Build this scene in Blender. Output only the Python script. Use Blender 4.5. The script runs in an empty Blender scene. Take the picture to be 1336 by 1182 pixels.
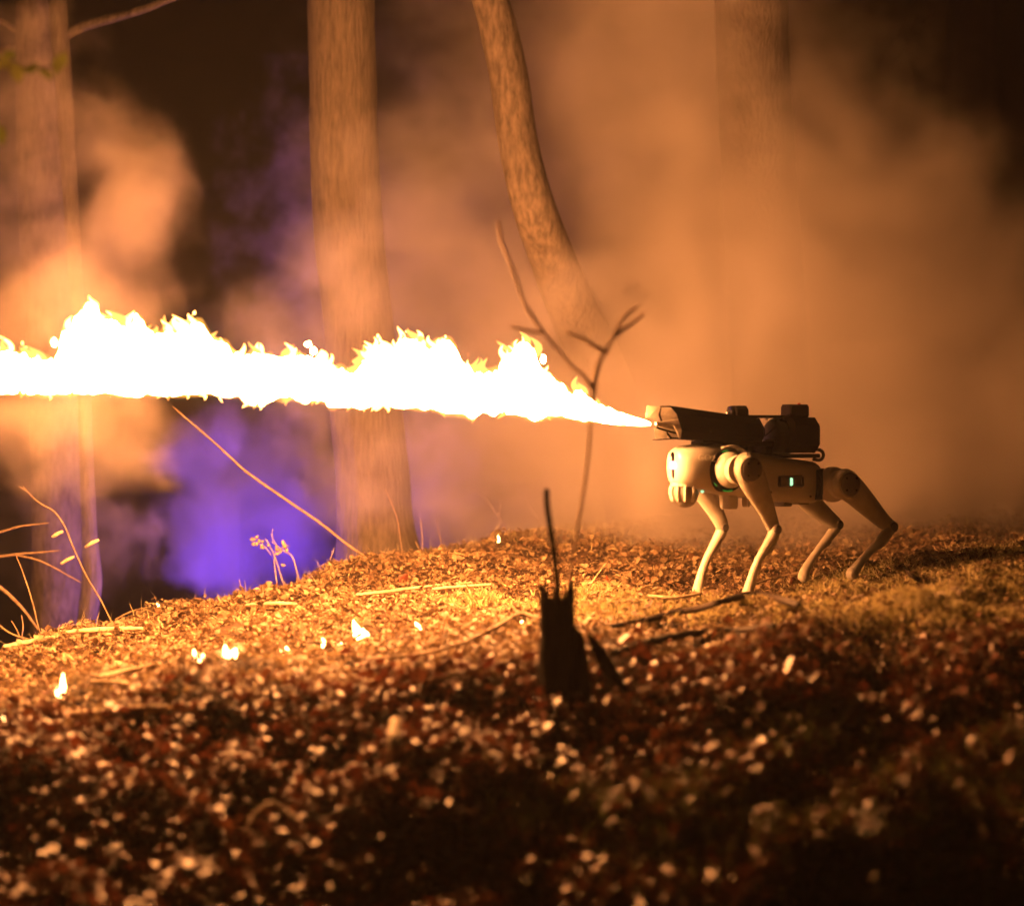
import bpy, math, random
import numpy as np
from mathutils import Vector, Matrix, noise as mnoise

random.seed(7)
rng = np.random.default_rng(7)
S = bpy.context.scene
C = S.collection

# ---------------------------------------------------------------- camera
F = 3680.0            # focal length in pixels of a 1336 wide frame
CX, CY = 668.0, 591.0
CAMZ = 0.45
cam_d = bpy.data.cameras.new('camera')
cam = bpy.data.objects.new('camera', cam_d)
C.objects.link(cam)
cam.location = (0, 0, CAMZ)
cam.rotation_euler = (math.radians(90), 0, 0)
cam_d.sensor_width = 36
cam_d.lens = 36 * F / 1336
cam_d.clip_start = 0.05
cam_d.clip_end = 300
cam_d.dof.use_dof = True
cam_d.dof.focus_distance = 8.3
cam_d.dof.aperture_fstop = 1.5
S.camera = cam

# ---------------------------------------------------------------- world, exposure, sampling
W = bpy.data.worlds.new('World')
S.world = W
W.use_nodes = True
wn = W.node_tree.nodes
wl = W.node_tree.links
bg = wn['Background']
sky = wn.new('ShaderNodeTexSky')
sky.sky_type = 'NISHITA'
sky.sun_disc = False
sky.sun_elevation = math.radians(-6)
sky.sun_rotation = math.radians(140)
wl.new(sky.outputs[0], bg.inputs['Color'])
bg.inputs['Strength'].default_value = 0.05          # deep night
S.view_settings.view_transform = 'Standard'
S.view_settings.look = 'None'
S.view_settings.exposure = 0.0
S.view_settings.gamma = 1.0
S.view_settings.use_curve_mapping = False
cy = S.cycles
cy.use_adaptive_sampling = True
cy.adaptive_threshold = 0.04
cy.use_denoising = True
cy.max_bounces = 5
cy.diffuse_bounces = 2
cy.glossy_bounces = 2
cy.transmission_bounces = 3
cy.transparent_max_bounces = 6
cy.volume_bounces = 3
cy.volume_step_rate = 2.5
cy.volume_max_steps = 256
cy.sample_clamp_indirect = 4.0
cy.use_light_tree = True

# the violet lamp that stands hidden behind the bank and lights the smoke
bl = bpy.data.lights.new('violet_lamp', 'POINT')
bl.energy = 62
bl.color = (0.17, 0.06, 1.0)
bl.shadow_soft_size = 0.12
blo = bpy.data.objects.new('violet_lamp', bl)
blo.location = (-0.93, 9.42, -0.11)
C.objects.link(blo)

FLAME_COLOR = (1.0, 0.355, 0.092)
FLAME_STRENGTH = 345.0

# ---------------------------------------------------------------- helpers
def at(px, py, d):
    """the point at depth d (metres) on the sight line of a pixel of the photograph"""
    return np.array([(px - CX) / F * d, d, CAMZ - (py - CY) / F * d])

def nt(name):
    m = bpy.data.materials.new(name)
    m.use_nodes = True
    return m, m.node_tree.nodes, m.node_tree.links

def mat(name, color, rough=0.6, spec=0.4, metal=0.0, var=0.0, scale=20.0, bump=0.0, bscale=60.0, color2=None,
        emit=None, estr=0.0, stretch=None, coat=0.0):
    m, n, l = nt(name)
    b = n['Principled BSDF']
    b.inputs['Base Color'].default_value = (*color, 1)
    b.inputs['Roughness'].default_value = rough
    b.inputs['Specular IOR Level'].default_value = spec
    b.inputs['Metallic'].default_value = metal
    b.inputs['Coat Weight'].default_value = coat
    tc = n.new('ShaderNodeTexCoord')
    mp = n.new('ShaderNodeMapping')
    l.new(tc.outputs['Object'], mp.inputs[0])
    if stretch:
        mp.inputs['Scale'].default_value = stretch
    if var or color2:
        t = n.new('ShaderNodeTexNoise')
        t.inputs['Scale'].default_value = scale
        t.inputs['Detail'].default_value = 6
        t.inputs['Roughness'].default_value = 0.65
        l.new(mp.outputs[0], t.inputs['Vector'])
        r = n.new('ShaderNodeValToRGB')
        c2 = color2 or tuple(min(1, c * (1 + var)) for c in color)
        c1 = color if color2 else tuple(c * (1 - var) for c in color)
        r.color_ramp.elements[0].color = (*c1, 1)
        r.color_ramp.elements[1].color = (*c2, 1)
        r.color_ramp.elements[0].position = 0.33
        r.color_ramp.elements[1].position = 0.67
        l.new(t.outputs[0], r.inputs[0])
        l.new(r.outputs[0], b.inputs['Base Color'])
    if bump:
        t2 = n.new('ShaderNodeTexNoise')
        t2.inputs['Scale'].default_value = bscale
        t2.inputs['Detail'].default_value = 5
        l.new(mp.outputs[0], t2.inputs['Vector'])
        bu = n.new('ShaderNodeBump')
        bu.inputs['Strength'].default_value = bump
        bu.inputs['Distance'].default_value = 0.01
        l.new(t2.outputs[0], bu.inputs['Height'])
        l.new(bu.outputs[0], b.inputs['Normal'])
    if emit:
        b.inputs['Emission Color'].default_value = (*emit, 1)
        b.inputs['Emission Strength'].default_value = estr
    return m

def mesh(name, verts, faces, m=None, smooth=True):
    me = bpy.data.meshes.new(name)
    me.from_pydata([tuple(map(float, v)) for v in verts], [], faces)
    if smooth:
        me.shade_smooth()
    if m:
        me.materials.append(m)
    me.update()
    return me

def link(name, me, parent=None, loc=None):
    o = bpy.data.objects.new(name, me)
    C.objects.link(o)
    if parent:
        o.parent = parent
    if loc is not None:
        o.location = loc
    return o

def empty(name, loc, rz=0.0):
    o = bpy.data.objects.new(name, None)
    o.location = loc
    o.rotation_euler = (0, 0, rz)
    o.empty_display_size = 0.1
    C.objects.link(o)
    return o

def tag(o, label=None, cat=None, group=None, kind=None):
    if label: o['label'] = label
    if cat: o['category'] = cat
    if group: o['group'] = group
    if kind: o['kind'] = kind
    return o

class MB:
    """collects shapes into one mesh"""
    def __init__(s): s.v = []; s.f = []
    def add(s, v, f):
        k = len(s.v)
        s.v += [tuple(map(float, p)) for p in v]
        s.f += [tuple(i + k for i in q) for q in f]
        return s
    def build(s, name, m, parent=None, smooth=True, loc=None, angle=None):
        me = mesh(name, s.v, s.f, m, smooth)
        if angle is not None:
            me.set_sharp_from_angle(angle=math.radians(angle))
        return link(name, me, parent, loc)

def spline(P, n):
    """Catmull-Rom through rows of P, n steps a span"""
    P = np.asarray(P, float)
    Q = np.vstack([2 * P[0] - P[1], P, 2 * P[-1] - P[-2]])
    out = []
    for i in range(1, len(Q) - 2):
        a, b, c, d = Q[i - 1], Q[i], Q[i + 1], Q[i + 2]
        for k in range(n):
            t = k / n
            out.append(0.5 * (2 * b + (c - a) * t + (2 * a - 5 * b + 4 * c - d) * t * t + (3 * b - a - 3 * c + d) * t ** 3))
    out.append(Q[-2])
    return np.array(out)

def tube(path, radii, seg=10, up=(0, 0, 1), radii2=None, cap=True, disp=None, roundcap=False):
    """swept tube; radii along the side axis, radii2 (optional) along the second axis"""
    P = np.asarray(path, float)
    R = np.broadcast_to(np.asarray(radii, float), (len(P),)).copy()
    R2 = R if radii2 is None else np.broadcast_to(np.asarray(radii2, float), (len(P),)).copy()
    if roundcap:
        for e, sgn in ((0, -1), (-1, 1)):
            dirv = (P[0] - P[1]) if e == 0 else (P[-1] - P[-2])
            dirv = dirv / np.linalg.norm(dirv)
            add = []
            for th in (0.5, 0.85, 0.98):
                add.append((P[e] + dirv * R[e] * th, R[e] * math.sqrt(1 - th * th), R2[e] * math.sqrt(1 - th * th)))
            ap = np.array([a[0] for a in add]); ar = np.array([a[1] for a in add]); ar2 = np.array([a[2] for a in add])
            if e == 0:
                P = np.vstack([ap[::-1], P]); R = np.concatenate([ar[::-1], R]); R2 = np.concatenate([ar2[::-1], R2])
            else:
                P = np.vstack([P, ap]); R = np.concatenate([R, ar]); R2 = np.concatenate([R2, ar2])
    n = len(P)
    T = np.gradient(P, axis=0)
    T /= np.linalg.norm(T, axis=1)[:, None] + 1e-12
    a = np.array(up, float)
    if abs(np.dot(a, T[0])) > 0.95:
        a = np.array((1.0, 0.2, 0))
    V = []
    side = None
    for i in range(n):
        if side is None:
            s1 = np.cross(T[i], a)
        else:
            s1 = side - T[i] * np.dot(side, T[i])
        s1 /= np.linalg.norm(s1) + 1e-12
        side = s1
        s2 = np.cross(s1, T[i])
        for k in range(seg):
            th = 2 * math.pi * k / seg
            dd = 1.0 if disp is None else disp(i / (n - 1), th, P[i])
            V.append(P[i] + s1 * math.cos(th) * R[i] * dd + s2 * math.sin(th) * R2[i] * dd)
    Fc = []
    for i in range(n - 1):
        for k in range(seg):
            k2 = (k + 1) % seg
            Fc.append((i * seg + k, i * seg + k2, (i + 1) * seg + k2, (i + 1) * seg + k))
    if cap:
        Fc.append(tuple(range(seg))[::-1])
        Fc.append(tuple((n - 1) * seg + k for k in range(seg)))
    return V, Fc

def box(x0, x1, y0, y1, z0, z1, bev=0.0):
    """box with chamfered long edges"""
    b = bev
    if b <= 0:
        v = [(x, y, z) for x in (x0, x1) for y in (y0, y1) for z in (z0, z1)]
        f = [(0, 1, 3, 2), (4, 6, 7, 5), (0, 4, 5, 1), (2, 3, 7, 6), (0, 2, 6, 4), (1, 5, 7, 3)]
        return v, f
    prof = [(y0 + b, z0), (y1 - b, z0), (y1, z0 + b), (y1, z1 - b), (y1 - b, z1), (y0 + b, z1), (y0, z1 - b), (y0, z0 + b)]
    v = []
    my, mz = (y0 + y1) / 2, (z0 + z1) / 2
    s = 1 - 2 * b * 0.6 / max(y1 - y0, z1 - z0)
    for x, k in ((x0, s), (x0 + b * .6, 1), (x1 - b * .6, 1), (x1, s)):
        for (y, z) in prof:
            v.append((x, my + (y - my) * k, mz + (z - mz) * k))
    f = []
    for i in range(3):
        for k in range(8):
            k2 = (k + 1) % 8
            f.append((i * 8 + k, (i + 1) * 8 + k, (i + 1) * 8 + k2, i * 8 + k2))
    f.append(tuple(range(8)))
    f.append(tuple(24 + k for k in range(8))[::-1])
    return v, f

def loft(sections, seg=32):
    """sections: (x, yc, zc, half_w, half_h, exponent); superellipse rings across x"""
    V = []; Fc = []
    for (x, yc, zc, hw, hh, e) in sections:
        for k in range(seg):
            th = 2 * math.pi * k / seg
            c, s = math.cos(th), math.sin(th)
            V.append((x, yc + hw * math.copysign(abs(c) ** (2 / e), c), zc + hh * math.copysign(abs(s) ** (2 / e), s)))
    n = len(sections)
    for i in range(n - 1):
        for k in range(seg):
            k2 = (k + 1) % seg
            Fc.append((i * seg + k, i * seg + k2, (i + 1) * seg + k2, (i + 1) * seg + k))
    Fc.append(tuple(range(seg))[::-1]); Fc.append(tuple((n - 1) * seg + k for k in range(seg)))
    return V, Fc

# ---------------------------------------------------------------- ground height
ctrl = []
def g(px, py, d): ctrl.append(tuple(at(px, py, d)))
# edge of the bank where the ground drops away
for px, py, d in ((-120, 905, 8.3), (0, 868, 8.5), (130, 832, 8.7), (250, 802, 8.9), (350, 780, 9.0), (450, 752, 9.2), (560, 730, 9.5),
                  (700, 716, 10.0), (850, 706, 10.3), (1100, 696, 10.5), (1336, 690, 10.5), (1480, 686, 10.5)):
    g(px, py, d)
    x, y, z = ctrl[-1]
    ctrl.append((x * 1.06, y + 0.75, z - 0.22))
    ctrl.append((x * 1.12, y + 1.8, z - 0.50))
for px, py, d in ((-120, 935, 7.15), (80, 894, 7.2), (260, 864, 7.35), (475, 831, 7.5), (675, 809, 7.6), (800, 792, 7.75), (1336, 722, 8.4), (1440, 712, 8.4),
                  (600, 757, 8.5), (850, 728, 9.0), (1250, 704, 9.3), (1200, 760, 7.7),
                  (0, 962, 6.5), (350, 914, 6.6), (700, 868, 6.75), (1000, 824, 7.0), (1336, 782, 7.25), (1460, 772, 7.2),
                  (740, 928, 6.35), (200, 985, 6.4), (1150, 905, 6.35), (1336, 890, 6.35),
                  (-100, 1182, 5.8), (300, 1182, 5.74), (668, 1182, 5.6), (1000, 1182, 5.45), (1440, 1182, 5.3),
                  (668, 1050, 5.95), (200, 1080, 6.05), (1200, 1040, 5.75)):
    g(px, py, d)
RX, RY, RA = 0.743, 8.0, math.radians(30)      # robot place and turn towards the camera
def rob(u, l):
    return (RX - math.cos(RA) * u + math.sin(RA) * l, RY - math.sin(RA) * u - math.cos(RA) * l)
FEET = {('f', 1): (0.178, 0.13, 0.054), ('f', -1): (0.172, -0.13, 0.043), ('r', 1): (-0.178, 0.13, 0.100), ('r', -1): (-0.198, -0.13, 0.082)}
for (u, l, z) in FEET.values():
    ctrl.append((*rob(u, l), z - 0.036))
for x in (-1.6, -0.5, 0.5, 1.6):
    ctrl.append((x, 3.6, -0.75 + 0.02 * x)); ctrl.append((x, 4.9, -0.62 + 0.02 * x)); ctrl.append((x * 1.6, 13.6, -0.5 + 0.08 * x))
ctrl = np.array(ctrl)

def tps_fit(P, lam=0.004):
    n = len(P)
    d = np.linalg.norm(P[:, None, :2] - P[None, :, :2], axis=2)
    K = np.where(d > 0, d * d * np.log(d + 1e-12), 0) + lam * np.eye(n)
    A = np.zeros((n + 3, n + 3))
    A[:n, :n] = K
    A[:n, n] = 1; A[:n, n + 1:] = P[:, :2]
    A[n, :n] = 1; A[n + 1:, :n] = P[:, :2].T
    return np.linalg.solve(A, np.concatenate([P[:, 2], np.zeros(3)]))
TW = tps_fit(ctrl)
_ph = [(rng.uniform(0, 2 * np.pi), rng.uniform(0, 2 * np.pi), rng.uniform(-1, 1)) for _ in range(60)]
def lumps(x, y):
    z = 0
    for i, (p, a, w) in enumerate(_ph):
        lam = 0.08 * (1.04 ** i)
        k = 2 * np.pi / lam
        z = z + 0.0068 * lam ** 0.75 * np.sin(k * (x * np.cos(a) + y * np.sin(a) * 0.9) + p + 2.2 * w * np.sin(1.7 * x + 2.3 * y + p))
    return z
def height(x, y):
    x = np.asarray(x, float); y = np.asarray(y, float)
    xs, ys = np.clip(x, -2.9, 2.9), np.clip(y, 3.4, 13.8)
    sh = xs.shape
    xf, yf = xs.ravel(), ys.ravel()
    out = np.empty(len(xf))
    for i in range(0, len(xf), 20000):
        a, b = xf[i:i + 20000], yf[i:i + 20000]
        d2 = (a[:, None] - ctrl[None, :, 0]) ** 2 + (b[:, None] - ctrl[None, :, 1]) ** 2
        K = 0.5 * d2 * np.log(d2 + 1e-12)
        out[i:i + 20000] = K @ TW[:len(ctrl)] + TW[-3] + TW[-2] * a + TW[-1] * b
    z = out.reshape(sh)
    far = np.hypot(x - xs, y - ys)
    w = np.clip(far / 3.0, 0, 1)
    near = 1 + 0.45 * np.clip((6.6 - y) / 0.6, 0, 1)
    return (z + lumps(x, y) * near) * (1 - w) + w * (-0.55)
def hz(x, y): return float(height(np.array([x]), np.array([y]))[0])
def hit(px, py):
    """where the sight line of a pixel meets the ground"""
    d = np.arange(4.0, 13.5, 0.008)
    x = (px - CX) / F * d
    zr = CAMZ - (py - CY) / F * d
    below = zr <= height(x, d)
    i = int(np.argmax(below)) if below.any() else int(np.argmin(zr - height(x, d)))
    return np.array([x[i], d[i], height(x[i:i + 1], d[i:i + 1])[0]])

# ---------------------------------------------------------------- materials
M = {}
M['soil'] = mat('dark_soil', (0.028, 0.017, 0.010), 0.9, 0.2, color2=(0.05, 0.028, 0.016), scale=9, bump=0.9, bscale=45)
M['bark'] = mat('bark', (0.042, 0.034, 0.029), 0.9, 0.2, color2=(0.092, 0.075, 0.063), scale=85, bump=1.0, bscale=120, stretch=(1, 1, 0.16))
M['bark_rough'] = mat('furrowed_bark', (0.04, 0.031, 0.026), 0.9, 0.2, color2=(0.12, 0.097, 0.08), scale=60, bump=1.0, bscale=62, stretch=(1, 1, 0.3))
M['dead'] = mat('dark_dead_wood', (0.006, 0.003, 0.002), 0.95, 0.05, color2=(0.014, 0.008, 0.005), scale=30, bump=0.8, bscale=80, stretch=(1, 1, 0.3))
M['twig'] = mat('twig_bark', (0.13, 0.085, 0.05), 0.7, 0.3, color2=(0.24, 0.17, 0.10), scale=40, bump=0.4, bscale=120)
M['darktwig'] = mat('dark_twig_bark', (0.012, 0.007, 0.005), 0.8, 0.15, color2=(0.03, 0.018, 0.012), scale=40, bump=0.4, bscale=120)
M['shoot'] = mat('shoot_bark', (0.45, 0.32, 0.22), 0.7, 0.3, color2=(0.62, 0.46, 0.33), scale=40, bump=0.4, bscale=120)
M['pale_wood'] = mat('bleached_wood', (0.26, 0.20, 0.13), 0.75, 0.3, color2=(0.42, 0.34, 0.22), scale=30, bump=0.4, bscale=90)

def leaf_material(name, cols, trans=0.3, rough=0.42, spec=0.5):
    m, n, l = nt(name)
    b = n['Principled BSDF']
    geo = n.new('ShaderNodeNewGeometry')
    r = n.new('ShaderNodeValToRGB')
    el = r.color_ramp.elements
    while len(el) < len(cols): el.new(0.5)
    for i, c in enumerate(cols):
        el[i].position = i / (len(cols) - 1); el[i].color = (*c, 1)
    oi = n.new('ShaderNodeObjectInfo')
    ad = n.new('ShaderNodeMath'); ad.operation = 'ADD'
    fr = n.new('ShaderNodeMath'); fr.operation = 'FRACT'
    l.new(geo.outputs['Random Per Island'], ad.inputs[0]); l.new(oi.outputs['Random'], ad.inputs[1]); l.new(ad.outputs[0], fr.inputs[0])
    l.new(fr.outputs[0], r.inputs[0])
    t = n.new('ShaderNodeTexNoise'); t.inputs['Scale'].default_value = 70; t.inputs['Detail'].default_value = 4
    tc = n.new('ShaderNodeTexCoord'); l.new(tc.outputs['Object'], t.inputs['Vector'])
    mx = n.new('ShaderNodeMixRGB'); mx.blend_type = 'MULTIPLY'; mx.inputs[0].default_value = 0.6
    l.new(r.outputs[0], mx.inputs[1])
    r2 = n.new('ShaderNodeValToRGB'); r2.color_ramp.elements[0].color = (.4, .36, .33, 1); r2.color_ramp.elements[1].color = (1.3, 1.25, 1.2, 1)
    r2.color_ramp.elements[0].position = .3; r2.color_ramp.elements[1].position = .7
    l.new(t.outputs[0], r2.inputs[0]); l.new(r2.outputs[0], mx.inputs[2])
    l.new(mx.outputs[0], b.inputs['Base Color'])
    b.inputs['Roughness'].default_value = rough
    b.inputs['Specular IOR Level'].default_value = spec
    tr = n.new('ShaderNodeBsdfTranslucent'); l.new(mx.outputs[0], tr.inputs['Color'])
    ms = n.new('ShaderNodeMixShader'); ms.inputs[0].default_value = trans
    l.new(b.outputs[0], ms.inputs[1]); l.new(tr.outputs[0], ms.inputs[2])
    l.new(ms.outputs[0], n['Material Output'].inputs['Surface'])
    return m
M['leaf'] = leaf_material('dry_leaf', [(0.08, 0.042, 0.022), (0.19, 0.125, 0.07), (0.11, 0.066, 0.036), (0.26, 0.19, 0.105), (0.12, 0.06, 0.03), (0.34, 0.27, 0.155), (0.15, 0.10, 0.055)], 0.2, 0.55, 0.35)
M['red_leaf_shade_tone'] = leaf_material('red_leaf_shade_tone', [(0.075, 0.018, 0.008), (0.16, 0.048, 0.02), (0.05, 0.014, 0.007), (0.21, 0.082, 0.036), (0.08, 0.018, 0.009), (0.14, 0.06, 0.028), (0.05, 0.013, 0.006)], 0.15, 0.48, 0.35)  # redder leaves, their colour also darkened to stand for shade on the near slope
M['grass'] = leaf_material('dry_grass', [(0.50, 0.45, 0.22), (0.38, 0.34, 0.15), (0.62, 0.55, 0.30)], 0.3, 0.6)
M['straw'] = leaf_material('straw', [(0.22, 0.16, 0.08), (0.36, 0.29, 0.15), (0.16, 0.10, 0.05), (0.44, 0.36, 0.20)], 0.25, 0.55)
M['green'] = leaf_material('green_grass', [(0.07, 0.09, 0.02), (0.11, 0.12, 0.035), (0.05, 0.07, 0.02)], 0.3, 0.5)

# ================================================================ SETTING
# ---------------------------------------------------------------- ground
gx = np.concatenate([[-60, -40, -25, -15, -9, -6, -4.4, -3.6], np.arange(-3.0, 3.001, 0.04), [3.6, 4.4, 6, 9, 15, 25, 40, 60]])
gy = np.concatenate([[-20, -10, -5, -2, 0, 1.5, 2.6], np.arange(3.4, 12.6, 0.04), [12.9, 13.4, 14.2, 15.5, 18, 24, 34, 50, 80]])
GX, GY = np.meshgrid(gx, gy)
GZ = height(GX, GY)
nx, ny = len(gx), len(gy)
me = bpy.data.meshes.new('ground')
gv = np.stack([GX, GY, GZ], -1).reshape(-1, 3)
idx = np.arange(nx * ny).reshape(ny, nx)
gf = np.stack([idx[:-1, :-1], idx[:-1, 1:], idx[1:, 1:], idx[1:, :-1]], -1).reshape(-1, 4)
me.from_pydata(gv.tolist(), [], gf.tolist())
me.shade_smooth(); me.materials.append(M['soil'])
ground = link('ground', me)
ground['kind'] = 'structure'

# ---------------------------------------------------------------- leaf litter
def leaf_proto(k):
    """8 vertex leaf: base, three-point rows, tip; x along the leaf, unit length"""
    r = np.random.default_rng(100 + k)
    w1, w2 = r.uniform(.22, .38), r.uniform(.16, .34)
    a = np.array([(0, 0, 0), (.34, w1 * r.uniform(.7, 1.2), 0), (.36, 0, 0), (.33, -w1 * r.uniform(.7, 1.2), 0),
                  (.70, w2 * r.uniform(.6, 1.2), 0), (.70, 0, 0), (.68, -w2 * r.uniform(.6, 1.2), 0), (1, 0, 0)], float)
    bend, fold, tw = r.uniform(-.9, .9), r.uniform(-.2, .9), r.uniform(-.9, .9)
    x = a[:, 0] - .5
    a[:, 2] = bend * (.25 - x * x) + fold * np.abs(a[:, 1]) * .8 + tw * x * a[:, 1] + r.normal(0, .05, 8)
    a[:, 0] = x
    return a
PROTO = np.array([leaf_proto(k) for k in range(24)])
LF = np.array([(0, 1, 2), (0, 2, 3), (1, 4, 5), (1, 5, 2), (2, 5, 6), (2, 6, 3), (4, 7, 5), (5, 7, 6)])
def rotm(n):
    yaw = rng.uniform(0, 2 * np.pi, n); t1 = rng.normal(0, .6, n); t2 = rng.normal(0, .6, n)
    cz, sz, cx, sx, cyy, sy = np.cos(yaw), np.sin(yaw), np.cos(t1), np.sin(t1), np.cos(t2), np.sin(t2)
    o, i = np.zeros(n), np.ones(n)
    Rz = np.stack([cz, -sz, o, sz, cz, o, o, o, i], -1).reshape(n, 3, 3)
    Rx = np.stack([i, o, o, o, cx, -sx, o, sx, cx], -1).reshape(n, 3, 3)
    Ry = np.stack([cyy, o, sy, o, i, o, -sy, o, cyy], -1).reshape(n, 3, 3)
    return Rz @ Rx @ Ry
def scatter(name, n, ylo, yhi, smin, smax, lift, m, keep=None, slim=1.0):
    y = np.sqrt(rng.uniform(ylo ** 2, yhi ** 2, n))
    x = rng.uniform(-1, 1, n) * (0.195 * y + 0.18)
    if keep is not None:
        k = keep(x, y); x, y = x[k], y[k]; n = len(x)
    s = smin * (smax / smin) ** rng.uniform(0, 1, n)
    z = height(x, y) + rng.uniform(0.0, 1, n) ** 2 * lift + 0.002
    V = np.einsum('nij,nkj->nki', rotm(n), PROTO[rng.integers(0, len(PROTO), n)] * np.array([1, slim, max(slim, .35)])) * s[:, None, None]
    V += np.stack([x, y, z + 0.12 * s], -1)[:, None, :]
    Fc = LF[None] + (np.arange(n) * 8)[:, None, None]
    me = bpy.data.meshes.new(name)
    me.vertices.add(n * 8); me.vertices.foreach_set('co', V.astype(np.float32).ravel())
    nf = n * 8
    me.loops.add(nf * 3); me.loops.foreach_set('vertex_index', Fc.astype(np.int32).ravel())
    me.polygons.add(nf); me.polygons.foreach_set('loop_start', np.arange(0, nf * 3, 3, dtype=np.int32))
    me.update(calc_edges=True); me.shade_smooth(); me.materials.append(m)
    return link(name, me)
def mid_zone(x, y):      # how far a spot lies up the slope from the crest line
    return y - (6.55 + 0.02 * x - 0.06 * np.clip(x, 0, 3))
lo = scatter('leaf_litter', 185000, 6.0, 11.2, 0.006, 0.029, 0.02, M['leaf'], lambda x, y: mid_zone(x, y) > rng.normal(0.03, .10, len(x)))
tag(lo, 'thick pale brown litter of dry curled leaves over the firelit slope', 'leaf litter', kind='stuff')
lo = scatter('leaf_litter', 52000, 5.4, 7.4, 0.009, 0.048, 0.035, M['red_leaf_shade_tone'], lambda x, y: mid_zone(x, y) < rng.normal(0.03, .14, len(x)))
tag(lo, 'red brown leaf litter on the near slope with shade put into its colour', 'leaf litter', kind='stuff')
lo = scatter('straw', 17000, 6.0, 10.6, 0.012, 0.06, 0.018, M['straw'], lambda x, y: mid_zone(x, y) > rng.normal(-.05, .2, len(x)), slim=0.12)
tag(lo, 'fine pale straw and needles strewn through the firelit litter', 'straw', kind='stuff')
# ---------------------------------------------------------------- trees
def pxpath(pts, d):
    """pts: (px, py, width px) at depth d -> path in metres, radii"""
    P = np.array([at(q[0], q[1], q[3] if len(q) > 3 else d) for q in pts]); R = np.array([q[2] / F * (q[3] if len(q) > 3 else d) / 2 for q in pts])
    return P, R

def trunk_mesh(name, pts, d, m, seg=72, amp=0.02, ridge=17, seed=0, parent=None, per=14):
    P, R = pxpath(pts, d)
    P[0][2] = min(P[0][2], hz(P[0][0], P[0][1]) - 0.05)
    Q = spline(np.column_stack([P, R]), per)
    def disp(t, th, p):
        v = Vector((math.cos(th) * ridge / 6.28, math.sin(th) * ridge / 6.28, p[2] * 3.2 + seed * 7))
        w = Vector((math.cos(th) * 1.2, math.sin(th) * 1.2, p[2] * 1.4 + seed * 3))
        return 1 + amp * (mnoise.noise(v) + 0.7 * mnoise.noise(v * 2.3)) + 0.05 * mnoise.noise(w)
    v, f = tube(Q[:, :3], Q[:, 3], seg, up=(0, 1, 0), disp=disp)
    return MB().add(v, f).build(name, m, parent)

def tree(name, label, pts, d, m, limbs=(), seg=72, amp=0.02, ridge=17, seed=0, group=None):
    """a bare trunk that runs up out of the picture, with bare limbs"""
    b = at(pts[0][0], pts[0][1], d)
    root = empty(name, (0, 0, 0))
    tag(root, label, 'tree', group)
    trunk_mesh('trunk', pts, d, m, seg, amp, ridge, seed, root)
    for q in limbs:
        P, R = pxpath(q, d)
        Q = spline(np.column_stack([P, R]), 8)
        v, f = tube(Q[:, :3], Q[:, 3], 14, disp=lambda t, th, p: 1 + .12 * mnoise.noise(Vector((p[0] * 30, p[2] * 30, th))))
        MB().add(v, f).build('limb', m, root)
    return root

tree('tree', 'thick upright trunk behind the middle of the flame beside the violet smoke',
     [(497, 770, 128), (493, 722, 112), (489, 680, 101), (485, 610, 96), (478, 540, 94), (468, 420, 91), (456, 300, 91), (449, 180, 90), (445, 60, 88), (442, -60, 86), (440, -350, 82), (436, -700, 74), (430, -1000, 60)],
     9.4, M['bark'], limbs=[[(440, -420, 40), (520, -560, 34), (640, -700, 26), (700, -850, 16)], [(438, -600, 36), (330, -720, 26), (230, -860, 14)]], seed=1, amp=0.028)
tree('tree', 'curved leaning trunk with furrowed bark bending down behind the forked twig',
     [(848, 760, 100, 10.5), (836, 690, 88, 10.4), (818, 600, 80, 10.2), (790, 505, 72, 9.9), (760, 432, 66, 9.6), (724, 345, 60, 9.4), (696, 268, 56), (676, 185, 52), (664, 100, 50), (651, 40, 49), (640, 0, 48), (612, -80, 46), (560, -250, 42), (520, -450, 36), (500, -700, 24)],
     9.3, M['bark_rough'], limbs=[[(570, -220, 26), (650, -330, 20), (760, -420, 12)], [(522, -440, 24), (440, -520, 18), (380, -640, 9)]], seed=2, amp=0.03, ridge=13)
tree('tree', 'broad straight trunk faint inside the orange smoke above the robot',
     [(1022, 740, 128, 10.4), (1014, 650, 112, 10.3), (1006, 520, 104, 10.1), (998, 360, 100, 9.8), (990, 200, 98, 9.55), (982, 60, 96, 9.45), (978, -100, 94), (970, -500, 84), (960, -900, 60)],
     9.35, M['bark'], limbs=[[(970, -480, 40), (1090, -600, 30), (1180, -800, 14)]], seed=3)
tree('tree', 'wide shadowy trunk at the left edge behind the thin pale trunk',
     [(78, 900, 82), (76, 800, 70), (74, 700, 64), (72, 600, 64), (66, 420, 68), (60, 300, 70), (55, 150, 66), (52, 0, 64), (48, -200, 58), (40, -600, 46), (34, -900, 30)],
     9.9, M['bark_rough'], limbs=[[(60, 60, 14), (30, 58, 12), (0, 68, 10), (-60, 78, 8)], [(54, 28, 10), (24, 40, 9), (0, 28, 8), (-50, 10, 6)]], seed=4)
tree('tree', 'thin pale trunk at the left with one bare branch rising to the right',
     [(114, 880, 30), (114, 815, 26), (120, 760, 27), (117, 700, 21), (113, 600, 18), (107, 460, 18), (98, 350, 19), (91, 240, 20), (84, 120, 22), (76, 20, 24), (70, -100, 24), (62, -400, 20), (60, -750, 10)],
     9.5, M['bark'], limbs=[[(84, 48, 13), (106, 36, 13), (140, 26, 12), (180, 15, 11), (214, 2, 10), (250, -14, 9), (330, -60, 6)]], seed=5, seg=40, amp=0.03)
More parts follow.
